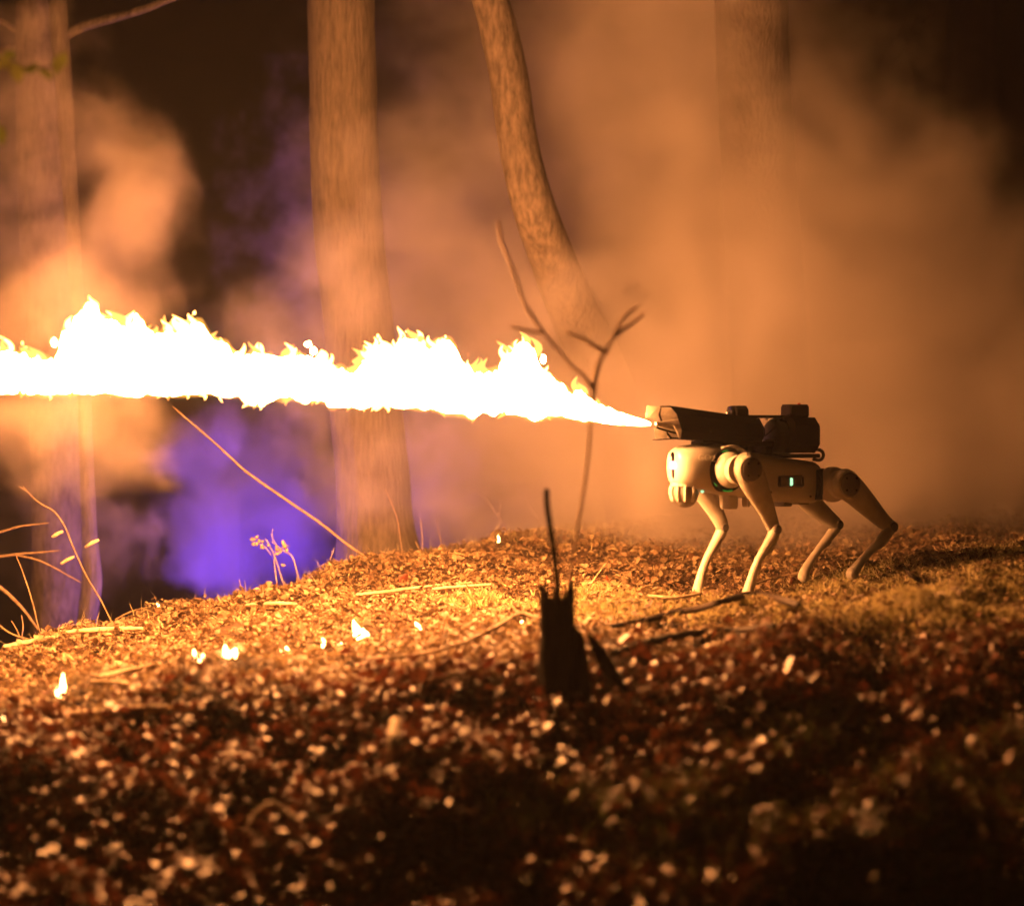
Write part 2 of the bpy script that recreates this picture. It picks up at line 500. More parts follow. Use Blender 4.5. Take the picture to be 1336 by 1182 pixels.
tree('tree', 'dark trunk barely seen in the black upper right corner',
     [(1262, 760, 70), (1264, 500, 62), (1268, 250, 60), (1270, 0, 58), (1272, -400, 48), (1275, -800, 30)], 21.0, M['bark'], seed=6, seg=40)
# ---------------------------------------------------------------- haze and smoke
def vol_mat(name, color, density, aniso=0.2, attr=True):
    m, n, l = nt(name)
    n.remove(n['Principled BSDF'])
    v = n.new('ShaderNodeVolumePrincipled')
    v.inputs['Color'].default_value = (*color, 1)
    v.inputs['Density'].default_value = density
    v.inputs['Anisotropy'].default_value = aniso
    if not attr:
        v.inputs['Density Attribute'].default_value = ''
    l.new(v.outputs[0], n['Material Output'].inputs['Volume'])
    return m

HAZE = 0.0018
v, f = box(-70, 70, -25, 90, -2.2, 6.5)
h = MB().add(v, f).build('haze', vol_mat('night_haze', (.92, .92, .95), HAZE, 0.3, attr=False), smooth=False)
tag(h, 'thin night haze that fills the wood', 'haze', kind='stuff')

class FN:
    """small builder for field nodes"""
    def __init__(s, tree): s.t = tree
    def new(s, ty, **kw):
        n = s.t.nodes.new(ty)
        for k, v in kw.items(): setattr(n, k, v)
        return n
    def put(s, n, i, v):
        if hasattr(v, 'default_value') or hasattr(v, 'is_linked'): s.t.links.new(v, n.inputs[i])
        else: n.inputs[i].default_value = v
    def m(s, op, a, b=None, clamp=False):
        n = s.new('ShaderNodeMath', operation=op, use_clamp=clamp); s.put(n, 0, a)
        if b is not None: s.put(n, 1, b)
        return n.outputs[0]
    def vm(s, op, a, b=None):
        n = s.new('ShaderNodeVectorMath', operation=op); s.put(n, 0, a)
        if b is not None: s.put(n, 1, b)
        return n.outputs['Value'] if op in ('LENGTH', 'DOT_PRODUCT', 'DISTANCE') else n.outputs['Vector']

def smoke(name, label, blobs, lo, hi, res, m, warp=0.35, wscale=1.6, erode=0.9, escale=3.0, gain=1.0, seed=0.0, sharp=1.0):
    """a body of smoke: ellipsoid puffs (point, radii, weight) rolled by noise, in one voxel grid"""
    gt = bpy.data.node_groups.new(name, 'GeometryNodeTree')
    gt.interface.new_socket('Geometry', in_out='OUTPUT', socket_type='NodeSocketGeometry')
    b = FN(gt)
    pos = b.new('GeometryNodeInputPosition').outputs[0]
    off = b.vm('ADD', pos, (seed, seed * 1.7, seed * .6))
    n1 = b.new('ShaderNodeTexNoise'); b.put(n1, 'Vector', off); n1.inputs['Scale'].default_value = wscale; n1.inputs['Detail'].default_value = 3.5; n1.inputs['Roughness'].default_value = .55
    w = b.vm('SCALE', b.vm('SUBTRACT', n1.outputs['Color'], (.5, .5, .5)))
    w.node.inputs['Scale'].default_value = warp * 2
    q = b.vm('ADD', pos, w)
    n3 = b.new('ShaderNodeTexNoise'); b.put(n3, 'Vector', b.vm('ADD', q, (seed * .3, seed, 1.0))); n3.inputs['Scale'].default_value = wscale * 3.2; n3.inputs['Detail'].default_value = 4; n3.inputs['Roughness'].default_value = .6
    w3 = b.vm('SCALE', b.vm('SUBTRACT', n3.outputs['Color'], (.5, .5, .5)))
    w3.node.inputs['Scale'].default_value = warp * .8
    q = b.vm('ADD', q, w3)
    n4 = b.new('ShaderNodeTexNoise'); b.put(n4, 'Vector', b.vm('ADD', q, (seed, 1.0, seed * .2))); n4.inputs['Scale'].default_value = wscale * 8; n4.inputs['Detail'].default_value = 3; n4.inputs['Roughness'].default_value = .6
    w4 = b.vm('SCALE', b.vm('SUBTRACT', n4.outputs['Color'], (.5, .5, .5)))
    w4.node.inputs['Scale'].default_value = warp * .4
    q = b.vm('ADD', q, w4)
    tot = None
    for (c, r, k) in blobs:
        d = b.vm('LENGTH', b.vm('DIVIDE', b.vm('SUBTRACT', q, tuple(map(float, c))), tuple(map(float, r))))
        e = b.m('MULTIPLY', b.m('SUBTRACT', 1.0, b.m('POWER', d, 1.5), True), k)
        tot = e if tot is None else b.m('ADD', tot, e)
    n2 = b.new('ShaderNodeTexNoise'); b.put(n2, 'Vector', b.vm('ADD', q, (seed, 3.1, seed))); n2.inputs['Scale'].default_value = escale; n2.inputs['Detail'].default_value = 5; n2.inputs['Roughness'].default_value = .6
    er = b.m('MULTIPLY', b.m('SUBTRACT', n2.outputs[0], .36), erode)
    den = b.m('MULTIPLY', b.m('MAXIMUM', b.m('SUBTRACT', tot, er), 0.0), gain)
    edge = b.m('MULTIPLY', tot, sharp * 8, True)
    den = b.m('MULTIPLY', den, edge)
    vc = b.new('GeometryNodeVolumeCube')
    b.put(vc, 'Density', den)
    vc.inputs['Min'].default_value = lo; vc.inputs['Max'].default_value = hi
    for i, ax in enumerate('XYZ'): vc.inputs['Resolution ' + ax].default_value = res[i]
    sm = b.new('GeometryNodeSetMaterial'); sm.inputs['Material'].default_value = m
    gt.links.new(vc.outputs[0], sm.inputs[0])
    go = b.new('NodeGroupOutput'); gt.links.new(sm.outputs[0], go.inputs[0])
    me = bpy.data.meshes.new(name); me.materials.append(m)
    o = link(name, me)
    md = o.modifiers.new('smoke', 'NODES'); md.node_group = gt
    tag(o, label, 'smoke', kind='stuff')
    return o

def pb(px, py, d, rx, rz, rd, k):
    """puff at a sight line; radii in photo pixels across and up, metres deep"""
    return (at(px, py, d), (rx / F * d, rd, rz / F * d), k)

smoke('smoke', 'billowing orange lit smoke bank behind the robot and between the trunks',
      [pb(900, 470, 9.5, 330, 360, .9, .9), pb(1120, 400, 9.5, 290, 340, .9, 1.05), pb(1050, 640, 9.5, 460, 110, .8, 1.0), pb(870, 570, 9.2, 240, 150, .55, .9),
       pb(1400, 560, 9.5, 300, 320, .9, .9), pb(1160, 190, 9.6, 170, 190, .7, .5), pb(900, 60, 9.6, 270, 330, .9, .9), pb(600, 250, 9.7, 280, 500, .8, .6), pb(640, 620, 9.6, 260, 160, .7, .6),
       pb(480, 430, 8.95, 180, 380, .4, .6), pb(330, 470, 9.4, 160, 80, .4, .4)],
      (-1.5, 8.4, -0.5), (2.8, 11.6, 2.4), (125, 95, 90), vol_mat('white_smoke', (.70, .64, .61), 2.7, 0.0), warp=.40, wscale=1.3, erode=1.9, escale=3.2, seed=3)
smoke('smoke', 'curling smoke cloud above the flame in front of the left trunks',
      [pb(175, 270, 8.9, 85, 100, .3, 1.2), pb(150, 170, 8.9, 90, 90, .3, .6), pb(110, 350, 8.8, 160, 120, .4, .7), pb(60, 420, 8.4, 210, 120, .45, .8), pb(30, 180, 9.1, 160, 260, .5, .6),
       pb(100, 560, 8.3, 200, 95, .4, 1.0), pb(120, 680, 9.2, 150, 130, .4, .4)],
      (-2.2, 7.9, -0.5), (-0.4, 10.1, 1.9), (110, 90, 120), vol_mat('left_smoke', (.72, .63, .54), 2.6, 0.0), warp=.20, wscale=2.6, erode=2.0, escale=5.5, seed=9, sharp=1.5)
smoke('smoke', 'violet lit smoke rising from the bank left of the thick trunk',
      [pb(330, 650, 10.2, 140, 170, .45, .9), pb(265, 720, 10.0, 70, 90, .3, .9), pb(390, 700, 10.0, 80, 70, .3, .7), pb(260, 590, 10.0, 60, 70, .3, .6), pb(400, 330, 10.5, 140, 320, .6, .45), pb(560, 620, 10.3, 150, 190, .5, .5)],
      (-1.6, 9.3, -0.5), (0.3, 11.6, 1.9), (110, 100, 120), vol_mat('violet_smoke', (.42, .36, .95), 7.0, 0.0), warp=.17, wscale=3.4, erode=2.2, escale=7.0, seed=5, sharp=1.5)

# ================================================================ FLAME
TOP = [(-170, 486), (-160, 470), (-120, 452), (-90, 446), (-40, 462), (0, 458), (12, 453), (24, 461), (32, 460), (37, 466), (72, 467), (77, 457), (81, 434), (94, 426), (98, 414), (104, 410), (114, 393), (126, 397), (130, 415), (148, 416), (162, 426), (175, 421), (178, 409), (185, 416), (189, 431), (202, 438), (219, 429), (232, 431), (242, 427), (253, 418), (263, 421), (269, 432), (280, 444), (296, 448), (303, 458), (317, 467), (323, 461), (332, 457), (340, 463), (350, 463), (364, 467), (381, 463), (400, 466), (411, 468), (429, 474), (436, 483), (446, 480), (455, 491), (473, 470), (481, 466), (483, 456), (497, 451), (507, 457), (517, 452), (521, 441), (544, 442), (557, 454), (571, 446), (586, 440), (593, 451), (599, 471), (607, 477), (620, 483), (653, 483), (656, 468), (674, 451), (685, 444), (695, 456), (703, 479), (709, 491), (719, 492), (735, 506), (747, 517), (752, 504), (774, 522), (798, 535), (824, 543), (838, 547), (849, 551.5)]
BOT = [(-170, 488), (-150, 506), (-100, 515), (0, 512), (34, 513), (67, 517), (88, 513), (135, 513), (162, 517), (178, 518), (192, 514), (236, 517), (269, 515), (300, 520), (313, 518), (320, 528), (343, 531), (354, 522), (381, 522), (397, 528), (413, 524), (426, 525), (428, 532), (443, 530), (470, 533), (490, 529), (526, 532), (568, 534), (584, 541), (602, 542), (617, 549), (628, 538), (637, 539), (645, 543), (651, 538), (678, 540), (699, 548), (712, 544), (774, 549), (798, 553), (836, 556), (849, 555)]
NOZ = np.array([*rob(0.402, 0), 0])
FA = math.radians(14)      # the jet drifts a little towards the camera
def flame_at(px, py):
    """point of the upright plane through the jet on a sight line"""
    kx = (px - CX) / F
    t = (NOZ[0] - kx * NOZ[1]) / (math.cos(FA) - kx * math.sin(FA))
    y = NOZ[1] - math.sin(FA) * t
    return np.array([kx * y, y, CAMZ - (py - CY) / F * y])
AX = np.array([-math.cos(FA), -math.sin(FA), 0]); AN = np.array([math.sin(FA), -math.cos(FA), 0])
def emission(name, color, s):
    m, n, l = nt(name)
    n.remove(n['Principled BSDF'])
    e = n.new('ShaderNodeEmission'); e.inputs[0].default_value = (*color, 1); e.inputs[1].default_value = s
    l.new(e.outputs[0], n['Material Output'].inputs['Surface'])
    return m
def glow_mat(name, color, s, dens):
    m, n, l = nt(name)
    n.remove(n['Principled BSDF'])
    e = n.new('ShaderNodeEmission'); e.inputs[0].default_value = (*color, 1); e.inputs[1].default_value = s
    l.new(e.outputs[0], n['Material Output'].inputs['Volume'])
    return m
M['flame'] = emission('burning_gas', FLAME_COLOR, FLAME_STRENGTH)
M['glow'] = glow_mat('thin_burning_gas', (1.0, .46, .07), 16.0, 0)
M['ember'] = emission('small_flame', (1.0, .55, .18), 30.0)

def flame_body(name, m, grow, step, seg, rough, parent, seed):
    xs = np.arange(-168, 849.1, step)
    tp = np.interp(xs, [a for a, b in TOP], [b for a, b in TOP])
    bt = np.interp(xs, [a for a, b in BOT], [b for a, b in BOT])
    fade = np.clip((845 - xs) / 90, 0, 1)
    for i, x in enumerate(xs):
        j = mnoise.noise(Vector((x / 9, seed, 0))) * 5 + mnoise.noise(Vector((x / 4, seed, 3))) * 3.0
        tp[i] -= j * fade[i] + grow * (1 + .8 * mnoise.noise(Vector((x / 16, seed, 7)))) * max(.25, fade[i])
        bt[i] += grow * .7 * max(.25, fade[i]) + mnoise.noise(Vector((x / 9, seed, 5))) * 2.2 * fade[i]
    V = []; n = len(xs)
    # the thickness along the sight line follows a smoothed half height
    hh = (bt - tp) / 2
    k = np.hanning(31); k /= k.sum()
    dep = np.minimum(np.convolve(np.pad(hh, 15, 'edge'), k, 'valid') * .85, hh * 1.4) / F * 7.3
    for i, x in enumerate(xs):
        a, b = flame_at(x, tp[i]), flame_at(x, bt[i])
        c = (a + b) / 2; h = np.linalg.norm(a - b) / 2
        for j in range(seg):
            th = 2 * math.pi * j / seg
            ct, st = math.cos(th), math.sin(th)
            p = c + np.array([0, 0, h * st]) + AN * (dep[i] * ct)
            w = Vector((p[0] * 14 + seed, p[1] * 14, p[2] * 14))
            nn = mnoise.noise(w) + .6 * mnoise.noise(w * 2.1)
            sc = rough * min(1, h / .05)
            p = p + (AN * ct * 1.0 + np.array([0, 0, st * .25])) * nn * sc
            V.append(p)
    Fc = [(i * seg + j, (i + 1) * seg + j, (i + 1) * seg + (j + 1) % seg, i * seg + (j + 1) % seg) for i in range(n - 1) for j in range(seg)]
    Fc.append(tuple(range(seg))); Fc.append(tuple((n - 1) * seg + j for j in range(seg))[::-1])
    mb = MB(); mb.add(V, Fc)
    o = mb.build(name, m, parent)
    return o
fl = flame_body('flame', M['flame'], -1.0, 2.0, 24, .03, None, 0)
tag(fl, 'long white hot jet of fire shooting left from the robot', 'flame')
flame_body('glow', M['glow'], 5.0, 3.0, 16, .03, fl, 5)
def blob(mb, c, r, stretch=1.0, seed=0, seg=10, rings=7):
    V = []; Fc = []
    for i in range(rings + 1):
        ph = math.pi * i / rings
        for j in range(seg):
            th = 2 * math.pi * j / seg
            d = np.array([math.sin(ph) * math.cos(th), math.sin(ph) * math.sin(th), math.cos(ph) * stretch])
            V.append(np.array(c) + d * r * (1 + .35 * mnoise.noise(Vector((*(d * 1.6 + seed),)))))
    for i in range(rings):
        for j in range(seg):
            Fc.append((i * seg + j, (i + 1) * seg + j, (i + 1) * seg + (j + 1) % seg, i * seg + (j + 1) % seg))
    mb.add(V, Fc)
for i, (px, py, r, s) in enumerate([(709, 469, 3.6, 1.7), (402, 449, 4.5, .8), (409, 458, 4.5, 1.1), (71, 447, 3.8, 1.4), (611, 463, 2.6, 1.5), (604, 459, 2, 1)]):
    mb = MB(); p = flame_at(px, py); blob(mb, p, r / F * 7.3, s, i)
    mb.build('flame_fleck', M['glow' if i in (4, 5) else 'flame'], fl)


# licking tongues along both edges of the jet
M['tongue_hot'] = emission('bright_tongue', (1.0, .52, .13), 9.0)
M['tongue'] = emission('orange_tongue', (1.0, .46, .10), 2.2)
def tongues(name, m, n, hmin, hmax, seed, lo, hi):
    r = np.random.default_rng(seed); mb = MB()
    for i in range(n):
        x = r.uniform(lo, hi); up = r.random() < .78
        y = np.interp(x, *zip(*(TOP if up else BOT)))
        hgt = r.uniform(hmin, hmax) ** 1.0 * (1 if up else .45) * min(1, (840 - x) / 160 + .15)
        w = hgt * r.uniform(.4, .95) + 1.5; ln = -r.uniform(-.2, .9) * hgt; s = -1 if up else 1
        p0 = flame_at(x, y); k = p0[1] / F; dep = r.uniform(-.02, .03)
        P = []; Rr = []
        for j in range(7):
            t = j / 6
            P.append(flame_at(x + ln * t ** 1.4 + w * .5 * math.sin(3.5 * t + i), y - s * 4 + s * (hgt + 4) * t) + AN * dep)
            Rr.append(max(.0002, w * .5 * k * (1 - t) ** .75))
        v, f = tube(P, Rr, 8, up=(0, 1, 0)); mb.add(v, f)
    return tag(mb.build(name, m, fl), kind='stuff')
tongues('flame_tongues', M['tongue_hot'], 90, 4, 17, 31, -160, 800)
tongues('flame_tongues', M['tongue'], 80, 5, 19, 32, -160, 790)
r_ = np.random.default_rng(33); mb = MB()
for i in range(16):
    x = r_.uniform(-150, 760); y = np.interp(x, *zip(*TOP)) - r_.uniform(2, 16)
    blob(mb, flame_at(x, y), r_.uniform(.6, 2.2) / F * 7.4, r_.uniform(1, 2.2), i, 6, 4)
tag(mb.build('sparks', M['tongue_hot'], fl), kind='stuff')
# ================================================================ ROBOT
M['shell'] = mat('pale_grey_shell', (0.66, 0.63, 0.56), 0.38, 0.5, var=.06, scale=14, bump=0.05, bscale=240, coat=.15)
M['leg_shell'] = mat('pale_leg_shell', (0.52, 0.48, 0.40), 0.4, 0.5, color2=(0.66, 0.62, 0.54), scale=26, bump=0.05, bscale=240, coat=.15)
M['motor'] = mat('grey_motor_cap', (0.17, 0.15, 0.135), 0.4, 0.5, var=.1, scale=30)
M['dome'] = mat('grey_dome_plastic', (0.3, 0.28, 0.25), 0.3, 0.5, var=.1, scale=40)
M['black'] = mat('black_plastic', (0.005, 0.0025, 0.002), 0.65, 0.08, var=.2, scale=30, bump=.1, bscale=200)
M['gun'] = mat('black_painted_steel', (0.004, 0.0015, 0.001), 0.7, 0.06, var=.3, scale=22, bump=.1, bscale=160)
M['flap'] = mat('bare_scorched_steel', (0.42, 0.38, 0.33), 0.42, 0.5, metal=.6, var=.2, scale=60)
M['tank'] = mat('dark_green_tank_paint', (0.012, 0.016, 0.012), 0.4, 0.3, var=.2, scale=20)
M['rubber'] = mat('black_rubber', (0.02, 0.018, 0.016), 0.8, 0.2, var=.2, scale=60)
M['red'] = mat('red_plastic', (0.35, 0.02, 0.015), 0.4)
M['print'] = mat('pale_print', (0.85, 0.83, 0.75), 0.5)
M['led'] = mat('green_status_light', (0.1, 0.3, 0.12), 0.4, emit=(.45, 1.0, .5), estr=1.5)
M['led_dim'] = mat('green_edge_light', (0.02, 0.2, 0.03), 0.4, emit=(.05, .8, .08), estr=.3)
M['headlight'] = mat('white_headlight', (.8, .85, 1), 0.2, emit=(.36, .40, 1.0), estr=8.0)
M['glass'] = mat('dark_lens', (0.01, 0.01, 0.012), 0.08, 0.7)

ZB = 0.05
dog = empty('robot_dog', (RX, RY, ZB), math.pi + RA)
tag(dog, 'pale four legged robot with a black flamethrower strapped on its back', 'robot')
def Z(P): return [(p[0], p[1], p[2] - ZB) for p in P]
def part(name, vf, m, parent=None, smooth=True, angle=35):
    mb = MB()
    for v, f in (vf if isinstance(vf, list) else [vf]): mb.add(Z(v), f)
    return mb.build(name, m, parent or dog, smooth, angle=angle)
def lathe(axis, c, prof, seg=28):
    """axis 0 = along u, 1 = along l; prof: (offset along axis, radius)"""
    V = []; Fc = []
    for (t, r) in prof:
        for k in range(seg):
            th = 2 * math.pi * k / seg
            if axis == 1: V.append((c[0] + r * math.cos(th), c[1] + t, c[2] + r * math.sin(th)))
            elif axis == 0: V.append((c[0] + t, c[1] + r * math.cos(th), c[2] + r * math.sin(th)))
            else: V.append((c[0] + r * math.cos(th), c[1] + r * math.sin(th), c[2] + t))
    for i in range(len(prof) - 1):
        for k in range(seg):
            k2 = (k + 1) % seg
            Fc.append((i * seg + k, i * seg + k2, (i + 1) * seg + k2, (i + 1) * seg + k))
    Fc.append(tuple(range(seg))[::-1]); Fc.append(tuple((len(prof) - 1) * seg + k for k in range(seg)))
    return V, Fc

body = part('body', loft([(-.128, 0, .366, .050, .040, 4), (-.122, 0, .366, .062, .053, 4), (-.108, 0, .367, .069, .060, 4), (-.04, 0, .371, .073, .063, 4.2),
                          (.05, 0, .381, .075, .064, 4.2), (.12, 0, .391, .074, .066, 4), (.19, 0, .398, .068, .064, 3.6), (.2, 0, .398, .05, .05, 3)], 40), M['shell'])
part('side_panel', box(-.047, .038, .0695, .0765, .352, .388, .004), M['motor'], body)
for u in (-.0445, .0355): part('panel_slot', box(u - .004, u + .004, .0745, .0778, .357, .383), M['black'], body)
part('status_light', box(-.0095, -.0015, .0745, .0785, .358, .380, .002), M['led'], body)
part('belly_bracket', box(.135, .168, -.03, .02, .292, .333, .006), M['shell'], body)
part('belly_bracket', box(.100, .112, -.0, .03, .298, .335, .004), M['shell'], body)
part('belly_bracket', box(-.045, -.012, -.03, .03, .298, .316, .005), M['motor'], body)
part('belly_bracket', box(-.105, -.068, -.03, .03, .303, .316, .005), M['motor'], body)
for u in (-.1, .09): 
    for z in (.33, .335): pass
for (u, z) in ((-.105, .335), (.062, .34), (.075, .348), (-.075, .327)):
    part('screw', lathe(1, (u, .0705, z), [(0, .0032), (.0035, .0032), (.0042, .002)], 10), M['motor'], body)

head = part('head', loft([(.150, 0, .404, .064, .058, 3), (.165, 0, .404, .071, .066, 3.2), (.215, 0, .406, .074, .069, 3.2), (.27, 0, .408, .069, .0665, 2.9),
                          (.305, 0, .409, .060, .062, 2.6), (.324, 0, .410, .051, .057, 2.5), (.336, 0, .411, .041, .049, 2.5), (.341, 0, .411, .030, .038, 2.5)], 44), M['shell'])
part('face_slot', loft([(.338, 0, .414, .0065, .036, 3), (.3425, 0, .414, .006, .034, 3), (.3435, 0, .414, .005, .033, 3)], 20), M['black'], head)
part('headlight', loft([(.3425, .002, .4155, .010, .0105, 2), (.347, .002, .4155, .009, .0095, 2), (.350, .002, .4155, .005, .0055, 2)], 20), M['headlight'], head)
part('camera_lens', loft([(.343, 0, .445, .006, .008, 2), (.3465, 0, .445, .005, .007, 2)], 14), M['glass'], head)
# rounded sensor dome under the chin with ribs over it
dome = part('sensor_dome', lathe(2, (.302, 0, .342), [(-.044, .004), (-.042, .014), (-.035, .025), (-.022, .0345), (-.005, .0395), (.012, .038), (.022, .033)], 26), M['dome'])
for a in (-70, -38, -6, 26, 58, 92, -104):
    r = math.radians(a)
    pts = [(.302 + math.cos(r) * rr, math.sin(r) * rr, .342 + zz) for zz, rr in ((-.024, .0345), (-.016, .038), (-.006, .0405), (.004, .041), (.012, .0395))]
    part('dome_rib', tube(spline(pts, 3), .0048, 8, roundcap=True), M['shell'], dome)
part('dome_ring', lathe(2, (.302, 0, .362), [(-.006, .036), (-.004, .041), (.004, .041), (.007, .036)], 26), M['shell'], dome)
part('dome_light', lathe(1, (.268, .033, .343), [(0, .004), (.004, .004), (.005, .002)], 10), M['led'], dome)
# lettering on the cheek
fc = bpy.data.curves.new('lettering', 'FONT'); fc.body = 'GO2'; fc.size = .027; fc.extrude = .0006; fc.align_x = 'CENTER'; fc.align_y = 'CENTER'
fo = bpy.data.objects.new('lettering_source', fc); C.objects.link(fo)
bpy.context.view_layer.update()
fm = bpy.data.meshes.new_from_object(fo.evaluated_get(bpy.context.evaluated_depsgraph_get()))
bpy.data.objects.remove(fo)
fm.materials.clear(); fm.materials.append(M['print'])
lt = link('lettering', fm, head)
bpy.data.curves.remove(fc)
lt.matrix_local = Matrix.Translation((.277, .0712, .436 - ZB)) @ Matrix.Rotation(math.radians(-7), 4, 'Z') @ Matrix.Rotation(math.pi, 4, 'Z') @ Matrix.Rotation(math.radians(90), 4, 'X') @ Matrix.Rotation(math.radians(-4), 4, 'Z')
# fenders that arch over the shoulders, dark sockets with green edge lights
for s in (1, -1):
    arc = []; w = []
    for a in range(70, 178, 9):
        r = math.radians(a)
        arc.append((.206 + .068 * math.cos(r), s * (.070 + .010 * math.sin(r)), .402 + .067 * math.sin(r)))
        w.append(.016 * math.sin(math.pi * (.12 + .8 * (a - 70) / 108)) + .003)
    part('shoulder_fender', tube(arc, .0042, 10, up=(0, 1, 0), radii2=np.array(w), roundcap=True), M['shell'])
    part('shoulder_socket', lathe(1, (.208, s * .045, .400), [(0, .0585), (s * .027, .0585), (s * .0285, .05)], 30), M['black'])
    for a0, a1 in ((70, 92), (-48, -34), (-105, -72)):
        e = [(.208 + .056 * math.cos(math.radians(a)), s * .0735, .400 + .056 * math.sin(math.radians(a))) for a in range(a0, a1 + 1, 4)]
        part('edge_light', tube(e, .0014, 6, up=(0, 1, 0)), M['led_dim'])

def leg(front, s):
    l0 = s * .130
    fu, fl_, fz = FEET[('f' if front else 'r', s)]
    if front:
        hip = (.178, .403)
        path = [(.180, .405, .047), (.164, .372, .044), (.143, .335, .037), (.119, .296, .0295), (.101, .262, .0245), (.091, .240, .0215), (.0895, .231, .015)]
        calf = [(.0885, .240, .0145), (.094, .222, .0150), (.112, .196, .0125), (.140, .156, .0108), (.161, .112, .0115), (.172, .078, .0138), (.176, .062, .0155)]
        sock = (.155, .175)
    else:
        hip = (-.158, .361)
        path = [(-.156, .362, .045), (-.183, .341, .041), (-.222, .309, .036), (-.262, .277, .0295), (-.296, .252, .0245), (-.316, .240, .021), (-.322, .236, .012)]
        calf = [(-.318, .243, .014), (-.308, .228, .0145), (-.278, .201, .012), (-.238, .164, .0105), (-.204, .130, .0115), (-.186, .108, .0138), (-.180, .100, .0155)]
        sock = (-.140, -.12)
    # move the foot to where it stands
    du, dz = fu - calf[-1][0], (fz + .012) - calf[-1][1]
    calf = [(u + du * (i / 6) ** 1.3, z + dz * (i / 6) ** 1.3, r) for i, (u, z, r) in enumerate(calf)]
    Q = spline([(u, l0 + s * .004 * math.sin(i), z, r) for i, (u, z, r) in enumerate(path)], 5)
    t, rr = Q[:, :3], Q[:, 3] * np.linspace(1.0, .93, len(Q))
    lg = part('leg', tube(t, rr, 20, up=(0, 1, 0), radii2=np.maximum(rr * .50, .0125), roundcap=True), M['leg_shell'])
    hu, hzz = hip
    prof = [(.050, .030), (.060, .046), (.072, .0505), (.084, .0505), (.096, .047), (.103, .042), (.105, .040), (.114, .041), (.124, .039)]
    part('hip_housing', lathe(1, (hu + (.024 if front else .010), 0, hzz), [(s * a, b) for a, b in prof]), M['shell'], lg)
    part('hip_ring', lathe(1, (hu + .006, 0, hzz), [(s * a, b) for a, b in ((.118, .041), (.132, .0425), (.146, .040), (.151, .036))]), M['leg_shell'], lg)
    part('motor_cap', lathe(1, (hu + .003, 0, hzz + .001), [(s * a, b) for a, b in ((.148, .0335), (.1535, .033), (.157, .028), (.158, .012))]), M['motor'], lg)
    for a in (45, 135, 225, 315):
        part('screw', lathe(1, (hu + .003 + .024 * math.cos(math.radians(a)), 0, hzz + .001 + .024 * math.sin(math.radians(a))), [(s * .1575, .003), (s * .1598, .003), (s * .1602, .0015)], 8), M['black'], lg)
    part('hip_joint', lathe(0, (min(sock), s * .052, hzz), [(0, .040), (.004, .045), (abs(sock[1] - sock[0]) + .02, .045), (abs(sock[1] - sock[0]) + .024, .04)]), M['black'], lg)
    Q = spline([(u, l0, z, r * 1.12) for u, z, r in calf], 5)
    part('calf', tube(Q[:, :3], Q[:, 3], 16, up=(0, 1, 0), radii2=Q[:, 3] * .95, roundcap=True), M['leg_shell'], lg)
    k = calf[0]
    part('knee_cap', lathe(1, (k[0], l0 - s * .0175, k[1] - .003), [(0, .010), (s * .003, .0135), (s * .032, .0135), (s * .035, .010)], 18), M['motor'], lg)
    a, b = calf[1], calf[3]
    off = -.010
    part('knee_rod', tube([(a[0] + off * 1.4, l0 + s * .004, a[1] - .002), ((a[0] + b[0]) / 2 + off * 1.2, l0 + s * .004, (a[1] + b[1]) / 2 - .012), (b[0] + off * .3, l0 + s * .003, b[1])], .0048, 8), M['leg_shell'], lg)
    f = calf[-1]
    part('foot', lathe(1, (f[0], l0 - s * .016, f[1] - .004), [(0, .006), (s * .004, .0135), (s * .012, .0165), (s * .020, .0165), (s * .028, .0135), (s * .032, .006)], 18), M['leg_shell'], lg)
for fr in (True, False):
    for s in (1, -1): leg(fr, s)

# flamethrower on the back
def prism(u0, u1, z0, z1, h0, h1, w0, w1, shear=0.0, nb=1):
    prof = [(-.55, -1), (.55, -1), (1, -.5), (1, .5), (.55, 1), (-.55, 1), (-1, .5), (-1, -.5)]
    V = []; n = 14
    for i in range(n):
        t = i / (n - 1); u = u0 + (u1 - u0) * t
        k = 1.0 if t < .93 else math.sqrt(max(0.02, 1 - ((t - .93) / .075) ** 2))
        for (a, b) in prof:
            V.append((u + shear * b * (1 - t), a * (w0 + (w1 - w0) * t) * k, z0 + (z1 - z0) * t + b * (h0 + (h1 - h0) * t) * k))
    Fc = []
    for i in range(n - 1):
        for k in range(8):
            k2 = (k + 1) % 8
            Fc.append((i * 8 + k, i * 8 + k2, (i + 1) * 8 + k2, (i + 1) * 8 + k))
    Fc.append(tuple((n - 1) * 8 + k for k in range(8)))
    return V, Fc
gun = part('flamethrower', prism(.352, .040, .535, .508, .046, .0365, .046, .038, shear=.018), M['gun'], angle=30)
inner = part('muzzle_liner', prism(.348, .22, .535, .524, .041, .036, .041, .036, shear=.017), M['flap'], gun, angle=30)
part('nozzle', lathe(0, (.30, 0, .530), [(0, .014), (.05, .013), (.07, .009), (.100, .006), (.101, .004)], 16), M['flap'], gun)
def plate(pts, th, m, name, parent):
    P = np.array(pts, float); n = np.cross(P[1] - P[0], P[2] - P[0]); n /= np.linalg.norm(n)
    V = list(P + n * th) + list(P - n * th); k = len(P)
    Fc = [tuple(range(k)), tuple(range(2 * k - 1, k - 1, -1))] + [(i, k + i, k + (i + 1) % k, (i + 1) % k) for i in range(k)]
    return part(name, (V, Fc), m, parent, smooth=False, angle=None)
plate([(.366, -.028, .578), (.405, -.034, .582), (.408, -.040, .548), (.366, -.044, .545)], .0012, M['flap'], 'muzzle_flap', gun)
plate([(.352, -.020, .522), (.385, -.03, .520), (.378, -.036, .492), (.344, -.026, .490)], .0012, M['flap'], 'muzzle_flap', gun)
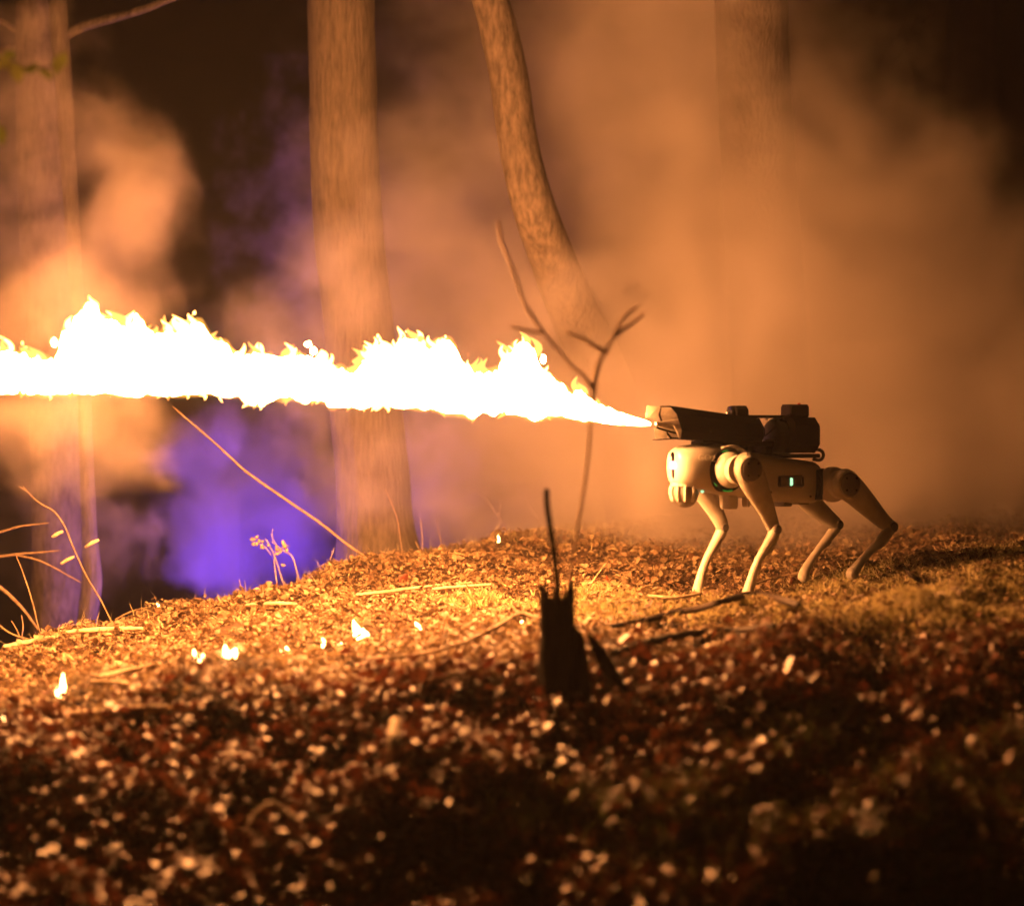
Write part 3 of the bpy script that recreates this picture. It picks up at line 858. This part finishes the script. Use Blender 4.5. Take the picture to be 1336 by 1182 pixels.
plate([(.352, .020, .526), (.364, .034, .530), (.352, .044, .500), (.338, .028, .488)], .0012, M['flap'], 'muzzle_flap', gun)
plate([(.340, -.03, .4895), (.39, -.03, .4865), (.39, .012, .4865), (.340, .03, .4895)], .001, M['gun'], 'muzzle_flap', gun)
part('ignition_rod', tube([(.33, -.004, .505), (.37, -.002, .514), (.396, 0, .520)], .0028, 8), M['gun'], gun)
sight = part('sight', box(.098, .146, -.021, .021, .543, .583, .009), M['black'], gun)
part('sight_lens', lathe(0, (.144, 0, .565), [(0, .017), (.008, .0165), (.010, .013), (.009, .011)], 18), M['glass'], sight)
part('sight_mount', box(.088, .15, -.012, .012, .532, .545, .003), M['gun'], gun)
part('top_rail', box(-.035, .112, -.008, .008, .549, .557, .002), M['gun'], gun)
for u in (.078, .055, .028): part('rail_bolt', lathe(2, (u, .004, .543), [(0, .004), (.007, .004)], 8), M['flap'], gun)
part('fuel_tank', lathe(0, (-.05, 0, .498), [(0, .05), (.035, .0515), (.052, .050), (.06, .044), (.064, .034), (.067, .015), (.068, .004)], 30), M['tank'])
part('tank_cradle', box(-.123, -.018, -.064, .064, .450, .551, .020), M['gun'])
cb = part('control_box', box(-.106, -.040, -.026, .026, .549, .588, .006), M['black'])
part('switch', lathe(2, (-.082, .008, .587), [(0, .0045), (.004, .0045), (.0055, .003)], 10), M['red'], cb)
part('mount_plate', box(-.128, .20, -.048, .048, .436, .448, .003), M['black'])
part('mount_rail', box(.02, .262, -.032, .032, .468, .484, .003), M['black'])
for u in (.03, .09, .17): part('mount_post', box(u, u + .022, -.034, .034, .446, .470, .002), M['black'])
part('hose', tube(spline([(-.09, .03, .458), (-.125, .036, .460), (-.143, .036, .453), (-.146, .036, .440), (-.134, .036, .430), (-.112, .034, .432)], 5), .005, 10), M['rubber'])
part('cable', tube(spline([(.045, .018, .498), (.022, .022, .515), (-.008, .024, .545), (-.03, .024, .557), (-.044, .02, .558)], 5), .0018, 6), M['rubber'])
part('cable', tube(spline([(.045, .02, .486), (.02, .026, .487), (-.012, .03, .484)], 5), .0032, 8), M['rubber'])

# ================================================================ STUMP, STICKS, TWIGS
def bent(pts, jit=0.0):
    return spline(pts, 6)
sb = hit(738, 921)
stump = empty('stump', (sb[0], sb[1], sb[2]))
tag(stump, 'burnt black broken stump with thin shoots standing in the near leaves', 'stump')
sd = sb[1]
sb = sb + np.array([-8 / F * sd, 0, 0]); stump.location = sb
def local(P): return [(p[0] - sb[0], p[1] - sb[1], p[2] - sb[2]) for p in P]
def jag(th): return .5 + .5 * mnoise.noise(Vector((math.cos(th) * 1.6, math.sin(th) * 1.6, 4.1)))
V = []; Fc = []; seg = 56; rows = 26
W0 = 21.5 / F * sd; H0 = 158 / F * sd
for i in range(rows):
    t = i / (rows - 1)
    for k in range(seg):
        th = 2 * math.pi * k / seg
        r = W0 * (1.12 - .12 * t + .14 * (1 - t) ** 4) * (1 + .20 * mnoise.noise(Vector((math.cos(th) * 2.2, math.sin(th) * 2.2, t * 2.5))) + .10 * mnoise.noise(Vector((math.cos(th) * 8, math.sin(th) * 8, t * 9))))
        top = H0 * (.74 + .42 * jag(th) + .17 * mnoise.noise(Vector((math.cos(th) * 3.6, math.sin(th) * 3.6, 2.4))) - .05 * math.cos(th))
        V.append((-.03 * 0 + r * math.cos(th) - .008 * t, r * .9 * math.sin(th), -.06 + (top + .06) * t))
for k in range(seg):
    th = 2 * math.pi * k / seg
    V.append((W0 * .45 * math.cos(th) - .008, W0 * .4 * math.sin(th), H0 * .62 + .02 * jag(th)))
rows += 1
for i in range(rows - 1):
    for k in range(seg):
        k2 = (k + 1) % seg
        Fc.append((i * seg + k, i * seg + k2, (i + 1) * seg + k2, (i + 1) * seg + k))
Fc.append(tuple((rows - 1) * seg + k for k in range(seg)))
MB().add(V, Fc).build('stump_wood', M['dead'], stump)
def stump_part(name, pts, m, seg=8, dd=0.0):
    P = np.array([at(a, b, sd + dd) for a, b, w in pts]); R = np.array([w / F * sd / 2 for a, b, w in pts])
    Q = spline(np.column_stack([P, R]), 5)
    v, f = tube(local(Q[:, :3]), Q[:, 3], seg, disp=lambda t, th, p: 1 + .14 * mnoise.noise(Vector((p[0] * 60, p[2] * 60, th))), roundcap=True)
    return MB().add(v, f).build(name, m, stump)
stump_part('side_root', [(750, 822, 10), (752, 832, 20), (753, 850, 26), (755, 885, 30), (756, 932, 38)], M['dead'], 12)
stump_part('side_root', [(768, 828, 5), (774, 838, 12), (784, 855, 18), (796, 876, 20), (812, 902, 18)], M['dead'], 10, .05)
stump_part('shoot', [(733, 835, 9), (728, 775, 8), (724, 730, 8), (718, 690, 8), (714, 662, 8), (713, 641, 8)], M['dead'])
sh = stump_part('shoot', [(742, 830, 4.6), (741, 770, 4.6), (746, 728, 4.6), (755, 680, 4.6), (762, 636, 4.6), (768, 585, 4.6), (771, 545, 4.6), (775, 505, 7), (780, 478, 7), (788, 460, 4.6), (797, 446, 4.2), (808, 424, 4.2), (818, 411, 4.2), (829, 403, 4.6)], M['shoot'])
stump_part('shoot', [(800, 440, 5), (812, 430, 6), (826, 421, 4.2), (839, 410, 4.2)], M['shoot'])
stump_part('shoot', [(792, 460, 6), (778, 453, 6), (762, 443, 5), (740, 434, 4)], M['shoot'])
stump_part('shoot', [(774, 510, 6), (760, 488, 4.2), (747, 479, 4.2), (728, 456, 4.2), (709, 434, 4.2), (694, 412, 6), (684, 396, 4.2), (674, 366, 4.2), (663, 336, 4.2), (655, 318, 4.2), (650, 290, 4.6)], M['shoot'])
stump_part('shoot', [(709, 434, 5), (690, 432, 4), (668, 426, 4)], M['shoot'])

def ground_stick(name, label, pts, m, group=None, lift=0.022, seg=9, cat='stick'):
    """pts: (px, py, width px[, extra height m]) lying on the ground"""
    P = []; R = []
    for q in pts:
        p = hit(q[0], q[1]); e = q[3] if len(q) > 3 else 0
        if e:   # raised above the ground: keep the sight line, come a little nearer
            p = at(q[0], q[1], p[1] - e)
        r = q[2] / F * p[1] / 2
        P.append(p + np.array([0, 0, r * .5 + lift])); R.append(r)
    Q = spline(np.column_stack([P, R]), 6)
    v, f = tube(Q[:, :3], Q[:, 3], seg, disp=lambda t, th, p: 1 + .25 * mnoise.noise(Vector((p[0] * 50, p[1] * 50, th))), roundcap=True)
    o = MB().add(v, f).build(name, m)
    return tag(o, label, cat, group)
ground_stick('stick', 'dark arched stick lying in front of the robot front feet', [(845, 812, 8, .08), (880, 804, 9, .16), (912, 798, 9, .26), (945, 788, 9, .42), (975, 781, 10, .55), (1005, 783, 10, .6), (1042, 793, 9, .6)], M['darktwig'], lift=.004)
ground_stick('stick', 'pale thin stick lying just left of the arched dark stick', [(846, 790, 4), (880, 792, 5), (915, 787, 4)], M['pale_wood'])
ground_stick('stick', 'long thin stick running left from the stump past the small twin flames', [(716, 822, 6), (700, 818, 6), (676, 814, 6, .02), (650, 830, 6), (620, 844, 5), (585, 858, 5), (540, 868, 5), (480, 874, 4)], M['twig'])
ground_stick('stick', 'long dark stick running right from behind the stump toward the shade', [(775, 834, 6), (810, 828, 6), (850, 818, 5), (890, 806, 5)], M['darktwig'])
ground_stick('stick', 'thick dark stick half buried in shaded leaves right of the stump', [(800, 868, 10), (850, 852, 11), (900, 842, 10), (960, 836, 9), (1010, 832, 8)], M['darktwig'])
ground_stick('stick', 'thick pale stick lying lowest at the left under the tall thin flame', [(92, 948, 11), (130, 946, 12), (170, 942, 12), (214, 938, 9)], M['pale_wood'])
ground_stick('stick', 'bleached stick lying right of the tall thin flame', [(128, 898, 8), (160, 891, 8), (205, 880, 6)], M['pale_wood'])
ground_stick('stick', 'pale crooked stick below the paired ground flames', [(120, 905, 6), (160, 906, 7), (200, 914, 5)], M['pale_wood'])
ground_stick('stick', 'short pale stick near the edge of the bank under the bent grey stalk', [(88, 838, 6), (130, 834, 8), (185, 832, 5)], M['pale_wood'])
ground_stick('stick', 'pale stick at the far left edge of the lit ground', [(6, 856, 6), (40, 849, 7), (70, 843, 5)], M['pale_wood'])
ground_stick('stick', 'pale straight stick on the bank below the dried flower stems', [(322, 801, 5), (355, 799, 6), (386, 800, 4)], M['pale_wood'])
ground_stick('stick', 'thin pale stick on the lit leaves right of the thick trunk base', [(466, 787, 4), (500, 784, 5), (550, 777, 4), (615, 772, 3)], M['pale_wood'])
ground_stick('stick', 'slim pale twig on the lit ground left of the shoots on the stump', [(565, 780, 4), (600, 777, 4), (640, 774, 3)], M['pale_wood'])
ground_stick('stick', 'short dark twig poking from pale grass right of the rear feet', [(1180, 752, 5, .05), (1188, 762, 6, .02), (1198, 771, 6)], M['darktwig'])
ground_stick('stick', 'thin brown twig lying behind the front feet of the robot', [(985, 772, 3), (1020, 762, 3), (1055, 757, 3)], M['twig'])
ground_stick('stick', 'long thin grey twig sunk in near leaves left of the stump', [(560, 905, 6), (610, 890, 6), (660, 878, 6), (705, 862, 5)], M['twig'])
ground_stick('stick', 'pale curled bark strip standing among near leaves at bottom centre left', [(325, 1098, 10), (335, 1078, 10, .06), (352, 1066, 10, .1), (372, 1074, 9, .07), (392, 1088, 8, .02)], M['pale_wood'])
ground_stick('stick', 'broad upright pale splinter in the dark leaves left below the stump', [(512, 1008, 14), (514, 985, 15, .05), (515, 958, 14, .1)], M['pale_wood'])
ground_stick('stick', 'thin dark twig across the near leaves below the stump', [(668, 1010, 7), (720, 1004, 7), (775, 1002, 7), (830, 996, 6)], M['twig'])

def stalk(name, label, lines, m, cat='plant', group=None, heads=None):
    """standing stems: each line is (px, py, width px, depth); every stem is a part, the first one the thing itself"""
    first = None
    for ln in lines:
        P = np.array([at(a, b, d) for a, b, w, d in ln]); R = np.array([max(w * .68, .9) / F * d / 2 for a, b, w, d in ln])
        Q = spline(np.column_stack([P, R]), 6)
        mb = MB(); v, f = tube(Q[:, :3], Q[:, 3], 7, disp=lambda t, th, p: 1 + .15 * mnoise.noise(Vector((p[0] * 90, p[2] * 90, th)))); mb.add(v, f)
        o = mb.build(name if first is None else 'twig', m, first)
        if first is None: first = tag(o, label, cat, group)
    if heads:
        for (px, py, r, d) in heads:
            mb = MB(); c = at(px, py, d)
            for i in range(7):
                cc = c + rng.normal(0, r / F * d * .6, 3); blob(mb, cc, r / F * d * .5, 1, i, 6, 4)
            mb.build('flower_head', m, first)
    return first
def rd(px, py): return hit(px, py)[1]
stalk('stalk', 'thin bent stalk with a kink at the bank edge before the left trunks', [[(146, 812, 3, 8.55), (140, 800, 3, 8.55), (130, 780, 3.2, 8.55), (113, 752, 3.2, 8.55), (96, 715, 3.2, 8.55), (84, 686, 3, 8.55), (70, 667, 3, 8.55), (56, 659, 2.5, 8.55), (42, 648, 2.2, 8.55), (30, 634, 2, 8.55)], [(34, 640, 1.5, 8.55), (27, 636, 1.4, 8.55), (25, 635, 1, 8.55)]], M['twig'], 'stalk')
stalk('stalk', 'short upright stalk at the far left of the bank edge', [[(56, 834, 3, 8.5), (50, 818, 3, 8.5), (44, 792, 3, 8.5), (36, 765, 3, 8.5), (28, 742, 2.6, 8.5), (20, 722, 2.4, 8.5)]], M['twig'], 'stalk')
stalk('branch', 'upper bare branch reaching in at the left above the two short stalks', [[(-40, 704, 6, 9.0), (0, 694, 5, 9.0), (24, 687, 4, 9.0), (46, 684, 3, 9.0), (64, 682, 1.6, 9.0)]], M['twig'], 'branch')
stalk('branch', 'forked lower bare branch reaching in at the left behind the short stalk', [[(-40, 730, 6, 9.0), (0, 726, 5, 9.0), (30, 722, 4.4, 9.0), (48, 721, 3.4, 9.0), (80, 718, 1.6, 9.0)], [(20, 724, 3.6, 9.0), (44, 729, 3.4, 9.0), (64, 737, 3, 9.0), (84, 748, 2.6, 9.0), (106, 760, 1.6, 9.0)]], M['twig'], 'branch')
stalk('branch', 'thick slanting branch dropping from the left edge to the bank', [[(-40, 735, 9, 8.8), (0, 766, 8, 8.8), (16, 780, 7, 8.8), (32, 797, 6, 8.8), (50, 822, 5, 8.8)]], M['twig'], 'branch')
stalk('twig', 'low sprawling twig on the bank edge at the far left', [[(-30, 790, 5, 8.45), (-10, 808, 5, 8.45), (10, 824, 4, 8.45), (30, 832, 4, 8.45), (56, 838, 3, 8.45)], [(26, 831, 3, 8.45), (21, 820, 2.6, 8.45), (15, 810, 2, 8.45)], [(28, 832, 3, 8.45), (30, 818, 2.6, 8.45), (28, 802, 2, 8.45)]], M['twig'], 'twig')
stalk('stick', 'long slanting dead stick leaning across the violet smoke to the trunk', [[(500, 742, 4, 8.85), (470, 722, 4.5, 8.85), (450, 708, 5, 8.85), (420, 684, 5, 8.85), (385, 660, 5, 8.85), (350, 636, 5, 8.85), (318, 613, 4.5, 8.85), (300, 596, 4, 8.85), (270, 569, 3.6, 8.85), (244, 547, 3, 8.85), (225, 530, 2, 8.85)]], M['twig'], 'stick')
stalk('dried_plant', 'dried plant with small seed heads against the violet smoke', [[(372, 768, 2.2, 9.0), (366, 750, 2.2, 9.0), (360, 730, 2, 9.0), (352, 712, 1.8, 9.0), (346, 702, 1.5, 9.0)], [(362, 764, 2, 9.0), (359, 744, 2, 9.0), (358, 728, 2, 9.0), (361, 714, 1.6, 9.0), (355, 700, 1.4, 9.0), (356, 690, 1, 9.0)], [(393, 769, 2.4, 9.0), (388, 748, 2.4, 9.0), (381, 726, 2.2, 9.0), (368, 717, 1.8, 9.0), (354, 706, 1.6, 9.0)], [(354, 724, 1.4, 9.0), (344, 712, 1.3, 9.0), (334, 708, 1, 9.0)], [(365, 716, 1.3, 9.0), (374, 712, 1.2, 9.0), (378, 713, 1, 9.0)]], M['pale_wood'], 'plant',
      heads=[(334, 707, 5, 9.0), (343, 712, 4, 9.0), (362, 717, 4.5, 9.0), (374, 712, 5, 9.0), (369, 737, 2.5, 9.0)])
stalk('stalk', 'tiny curved stalk at the bank edge left of the thick trunk base', [[(425, 752, 2, 9.1), (428, 738, 2, 9.1), (433, 724, 2, 9.1), (436, 714, 1.5, 9.1)]], M['pale_wood'], 'stalk')
stalk('stalk', 'thin tall stalk standing before the right side of the thick trunk', [[(525, 728, 2, 9.15), (522, 700, 2, 9.15), (518, 676, 2, 9.15), (510, 655, 1.8, 9.15), (503, 638, 1.5, 9.15)]], M['twig'], 'stalk')
stalk('stalk', 'pair of short stems just right of the thick trunk base', [[(549, 726, 1.8, 9.3), (551, 710, 1.6, 9.3), (550, 692, 1.4, 9.3), (549, 678, 1, 9.3)], [(550, 725, 1.6, 9.3), (546, 714, 1.4, 9.3), (542, 706, 1, 9.3)]], M['pale_wood'], 'stalk')
stalk('stalk', 'single fine stem a little right of the paired short stems', [[(577, 716, 1.6, 9.4), (574, 700, 1.5, 9.4), (571, 688, 1.3, 9.4), (570, 678, 1, 9.4)]], M['twig'], 'stalk')
stalk('stalk', 'arching fine stem in the smoke beyond the short stems', [[(659, 708, 1.6, 9.9), (656, 685, 1.6, 9.9), (642, 662, 1.5, 9.9), (626, 645, 1.3, 9.9), (612, 637, 1, 9.9)], [(650, 674, 1.2, 9.9), (653, 655, 1.2, 9.9), (648, 640, 1, 9.9)]], M['twig'], 'stalk')
stalk('stalk', 'fine stem in the smoke left of the thin stump shoot', [[(716, 704, 1.8, 9.9), (706, 682, 1.6, 9.9), (692, 663, 1.4, 9.9), (687, 650, 1.2, 9.9), (688, 638, 1, 9.9)]], M['pale_wood'], 'stalk')
stalk('twig', 'low arching twig on the bank edge beside the violet smoke', [[(150, 808, 3, 8.75), (170, 798, 3, 8.75), (192, 793, 3, 8.75), (215, 797, 2.4, 8.75), (240, 806, 2, 8.75)]], M['twig'], 'twig')
stalk('twig', 'short bent twig beside the dried plant with seed heads', [[(338, 782, 2, 8.9), (322, 778, 2.2, 8.9), (306, 775, 2, 8.9)], [(320, 776, 1.6, 8.9), (314, 764, 1.6, 8.9), (312, 756, 1.2, 8.9)]], M['pale_wood'], 'twig')
stalk('stalk', 'tall pale grass stalk left of the stump shoots on lit ground', [[(765, 772, 2.4, 8.0), (775, 756, 2.4, 8.0), (783, 745, 2, 8.0), (791, 734, 1.5, 8.0)]], M['pale_wood'], 'stalk')
# a sprig of leaves hangs close to the lens, upper left
sp = stalk('sprig', 'blurred green leafy sprig hanging across the left trunks', [[(-60, 70, 5, 6.1), (0, 84, 4, 6.1), (40, 90, 4, 6.1), (85, 86, 3, 6.1)]], M['darktwig'], 'sprig')
P = PROTO
for i, (px, py, r) in enumerate([(5, 88, 16), (22, 96, 18), (40, 88, 14), (60, 96, 16), (80, 84, 20), (12, 74, 12), (2, 178, 18)]):
    mb = MB(); c = at(px, py, 6.1)
    Rm = np.array(Matrix.Rotation(i * 1.3, 3, 'Y') @ Matrix.Rotation(1.1, 3, 'X'))
    mb.add((PROTO[i] @ Rm.T) * r * 1.7 / F * 6.1 + c, [tuple(map(int, q)) for q in LF])
    mb.build('leaf', M['green'], sp)

# ================================================================ SMALL FLAMES ON THE GROUND
def small_flame(label, tongues):
    """tongues: (px, py of the foot, width px, height px, lean px)"""
    mb = MB(); b0 = hit(tongues[0][0], tongues[0][1])
    for j, (px, py, w, hgt, lean) in enumerate(tongues):
        b = hit(px, py); k = b[1] / F
        n = 9; P = []; R = []
        for i in range(n):
            t = i / (n - 1)
            P.append((b[0] + (lean * t ** 1.5 + 1.2 * math.sin(t * 5 + j)) * k, b[1], b[2] - .004 + hgt * k * t))
            R.append(max(.0004, w / 2 * k * (math.sin(math.pi * min(1, .22 + .78 * t)) ** .8) * (1.0 - .45 * t)))
        v, f = tube(P, R, 10, up=(0, 1, 0)); mb.add(v, f)
    o = mb.build('small_flame', M['ember'])
    return tag(o, label, 'flame', 'small flames burning on the leaves')
small_flame('tall thin pointed flame on the lit leaves at far left', [(80, 910, 9, 33, 4), (76, 910, 7, 14, -1)])
small_flame('small round flame at the left edge of the ground', [(6, 938, 9, 15, 0)])
small_flame('tiny flame speck just right of the flame on the left edge', [(19, 932, 4, 6, 0)])
small_flame('low flat flame left of the larger pair of ground flames', [(229, 872, 8, 7, 3), (235, 871, 7, 7, 3)])
small_flame('twin pointed ground flame between the flat flame and the broad one', [(255, 867, 9, 22, -1), (262, 868, 10, 17, 4)])
small_flame('broad twin ground flame right of the pointed one', [(294, 858, 10, 18, 1), (304, 860, 15, 16, 5)])
small_flame('small low flame half way along the row of ground flames', [(365, 851, 4, 5, 1), (374, 850, 6, 8, 1)])
small_flame('narrow upright ground flame left of the brightest leaning flame', [(422, 844, 8, 15, 0)])
small_flame('narrow short ground flame touching the left of the brightest leaning one', [(443, 840, 7, 12, 0), (437, 840, 3, 5, 0)])
small_flame('brightest leaning ground flame in the middle of the row', [(466, 834, 14, 26, -4), (476, 834, 12, 14, -2)])
small_flame('small leaning ground flame right of the brightest one', [(546, 822, 8, 13, -3)])
small_flame('twin specks of flame on the stick beside the stump', [(671, 811, 6, 5, 0), (679, 811, 5, 9, 0)])
small_flame('tiny flame beyond the bank edge left of the violet smoke', [(206, 781, 5, 8, 0)])
small_flame('tiny flame on the bank edge under the violet smoke', [(326, 768, 6, 5, 3)])
small_flame('tiny pale flame on the far bank behind the stump shoots', [(650, 707, 3.4, 10, 1)])

# chips flung through the air at the left
for lab, px, py, r in (('pale chip in the air right of the kinked stalk', 120, 709, 9), ('pale chip in the air touching the kinked stalk', 88, 731, 9), ('grey chip in the air left of the kinked stalk', 75, 697, 7)):
    c = at(px, py, 8.5); k = 8.5 / F
    v, f = tube([c + np.array([-r * k, 0, -r * .55 * k]), c + np.array([0, .002, .002]), c + np.array([r * k, 0, r * .55 * k])], [2.2 * k, 2.8 * k, 2 * k], 6)
    tag(MB().add(v, f).build('wood_chip', M['pale_wood']), lab, 'chip')

# ================================================================ LARGE NEAR LEAVES, GRASS
def big_leaf(k):
    r = np.random.default_rng(500 + k)
    n = 6; V = []; wmax = r.uniform(.2, .34); bend = r.uniform(-1.1, 1.1); fold = r.uniform(-.3, 1.0); tw = r.uniform(-1, 1)
    for i in range(n):
        t = i / (n - 1); x = t - .5
        w = wmax * math.sin(math.pi * (t * .92 + .04)) ** .7 * (1 + (.28 if i % 2 else -.18))
        for q in (-1, 0, 1):
            y = q * w
            V.append((x, y, bend * (.25 - x * x) + fold * abs(y) + tw * x * y + r.normal(0, .03)))
    Fc = []
    for i in range(n - 1):
        for q in (0, 1): Fc.append((i * 3 + q, (i + 1) * 3 + q, (i + 1) * 3 + q + 1, i * 3 + q + 1))
    return mesh('fallen_leaf', V, Fc, M['red_leaf_shade_tone'])
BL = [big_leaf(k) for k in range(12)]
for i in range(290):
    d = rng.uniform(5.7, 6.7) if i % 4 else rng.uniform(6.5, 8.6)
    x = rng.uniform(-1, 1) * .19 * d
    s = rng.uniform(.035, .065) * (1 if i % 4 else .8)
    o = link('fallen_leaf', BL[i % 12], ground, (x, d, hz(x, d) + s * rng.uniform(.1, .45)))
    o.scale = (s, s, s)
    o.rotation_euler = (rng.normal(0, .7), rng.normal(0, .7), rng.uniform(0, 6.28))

def blades(name, label, spots, n, hmin, hmax, w, m, spread):
    V = []; Fc = []
    for i in range(n):
        c = spots[rng.integers(0, len(spots))]
        x, y = c[0] + rng.normal(0, spread * c[3]), c[1] + rng.normal(0, spread * .7 * c[3])
        hh = rng.uniform(hmin, hmax); a = rng.uniform(0, 6.28); ln = rng.uniform(.2, 1.1) * hh; a2 = rng.uniform(0, 6.28)
        V.append((x, y, hh, a, ln, a2))
    A = np.array(V); z = height(A[:, 0], A[:, 1])
    V = []
    for (x, y, hh, a, ln, a2), zz in zip(A, z):
        dx, dy = math.cos(a) * ln, math.sin(a) * ln; wx, wy = math.cos(a2) * w, math.sin(a2) * w
        k = len(V)
        V += [(x - wx, y - wy, zz), (x + wx, y + wy, zz), (x + dx * .4 + wx * .7, y + dy * .4 + wy * .7, zz + hh * .6), (x + dx * .4 - wx * .7, y + dy * .4 - wy * .7, zz + hh * .6), (x + dx, y + dy, zz + hh)]
        Fc += [(k, k + 1, k + 2, k + 3), (k + 3, k + 2, k + 4)]
    return tag(MB().add(V, Fc).build(name, m), label, 'grass', kind='stuff')
sp1 = [(*hit(px, py), s) for px, py, s in ((700, 800, .7), (800, 800, 1), (860, 790, 1), (930, 795, .8), (1070, 775, .8), (1130, 770, 1), (1200, 755, 1), (1270, 742, 1), (1330, 730, 1), (1080, 800, .8), (1150, 790, .8), (1230, 775, 1), (1300, 765, 1), (1180, 805, .7), (1260, 800, .7), (1330, 790, .8), (1100, 765, .8), (620, 800, .6), (780, 775, .6))]
blades('dry_grass', 'short pale dry grass patch round and right of the robot feet', sp1, 30000, .008, .032, .0026, M['grass'], .11)
sp2 = [(*hit(px, py), s) for px, py, s in ((1250, 1120, 1.2), (1100, 1090, 1.2), (1300, 1000, 1), (950, 1110, 1), (860, 1080, .8), (1060, 980, .6), (740, 1070, .6))]
blades('green_grass', 'sparse dull green grass among the dark leaves at lower right', sp2, 2200, .02, .075, .0022, M['green'], .13)

crest = [(*hit(px, py), 1) for px, py in ((20, 842), (90, 822), (150, 808), (210, 796), (260, 782), (320, 770), (380, 755), (440, 740), (500, 728), (560, 716), (620, 710), (700, 706), (800, 703), (900, 700), (1000, 697), (1100, 694), (1200, 692), (1300, 690))]
blades('dry_weeds', 'sparse dry weeds and thin stems along the bank edge', crest, 480, .02, .075, .0011, M['grass'], .13)
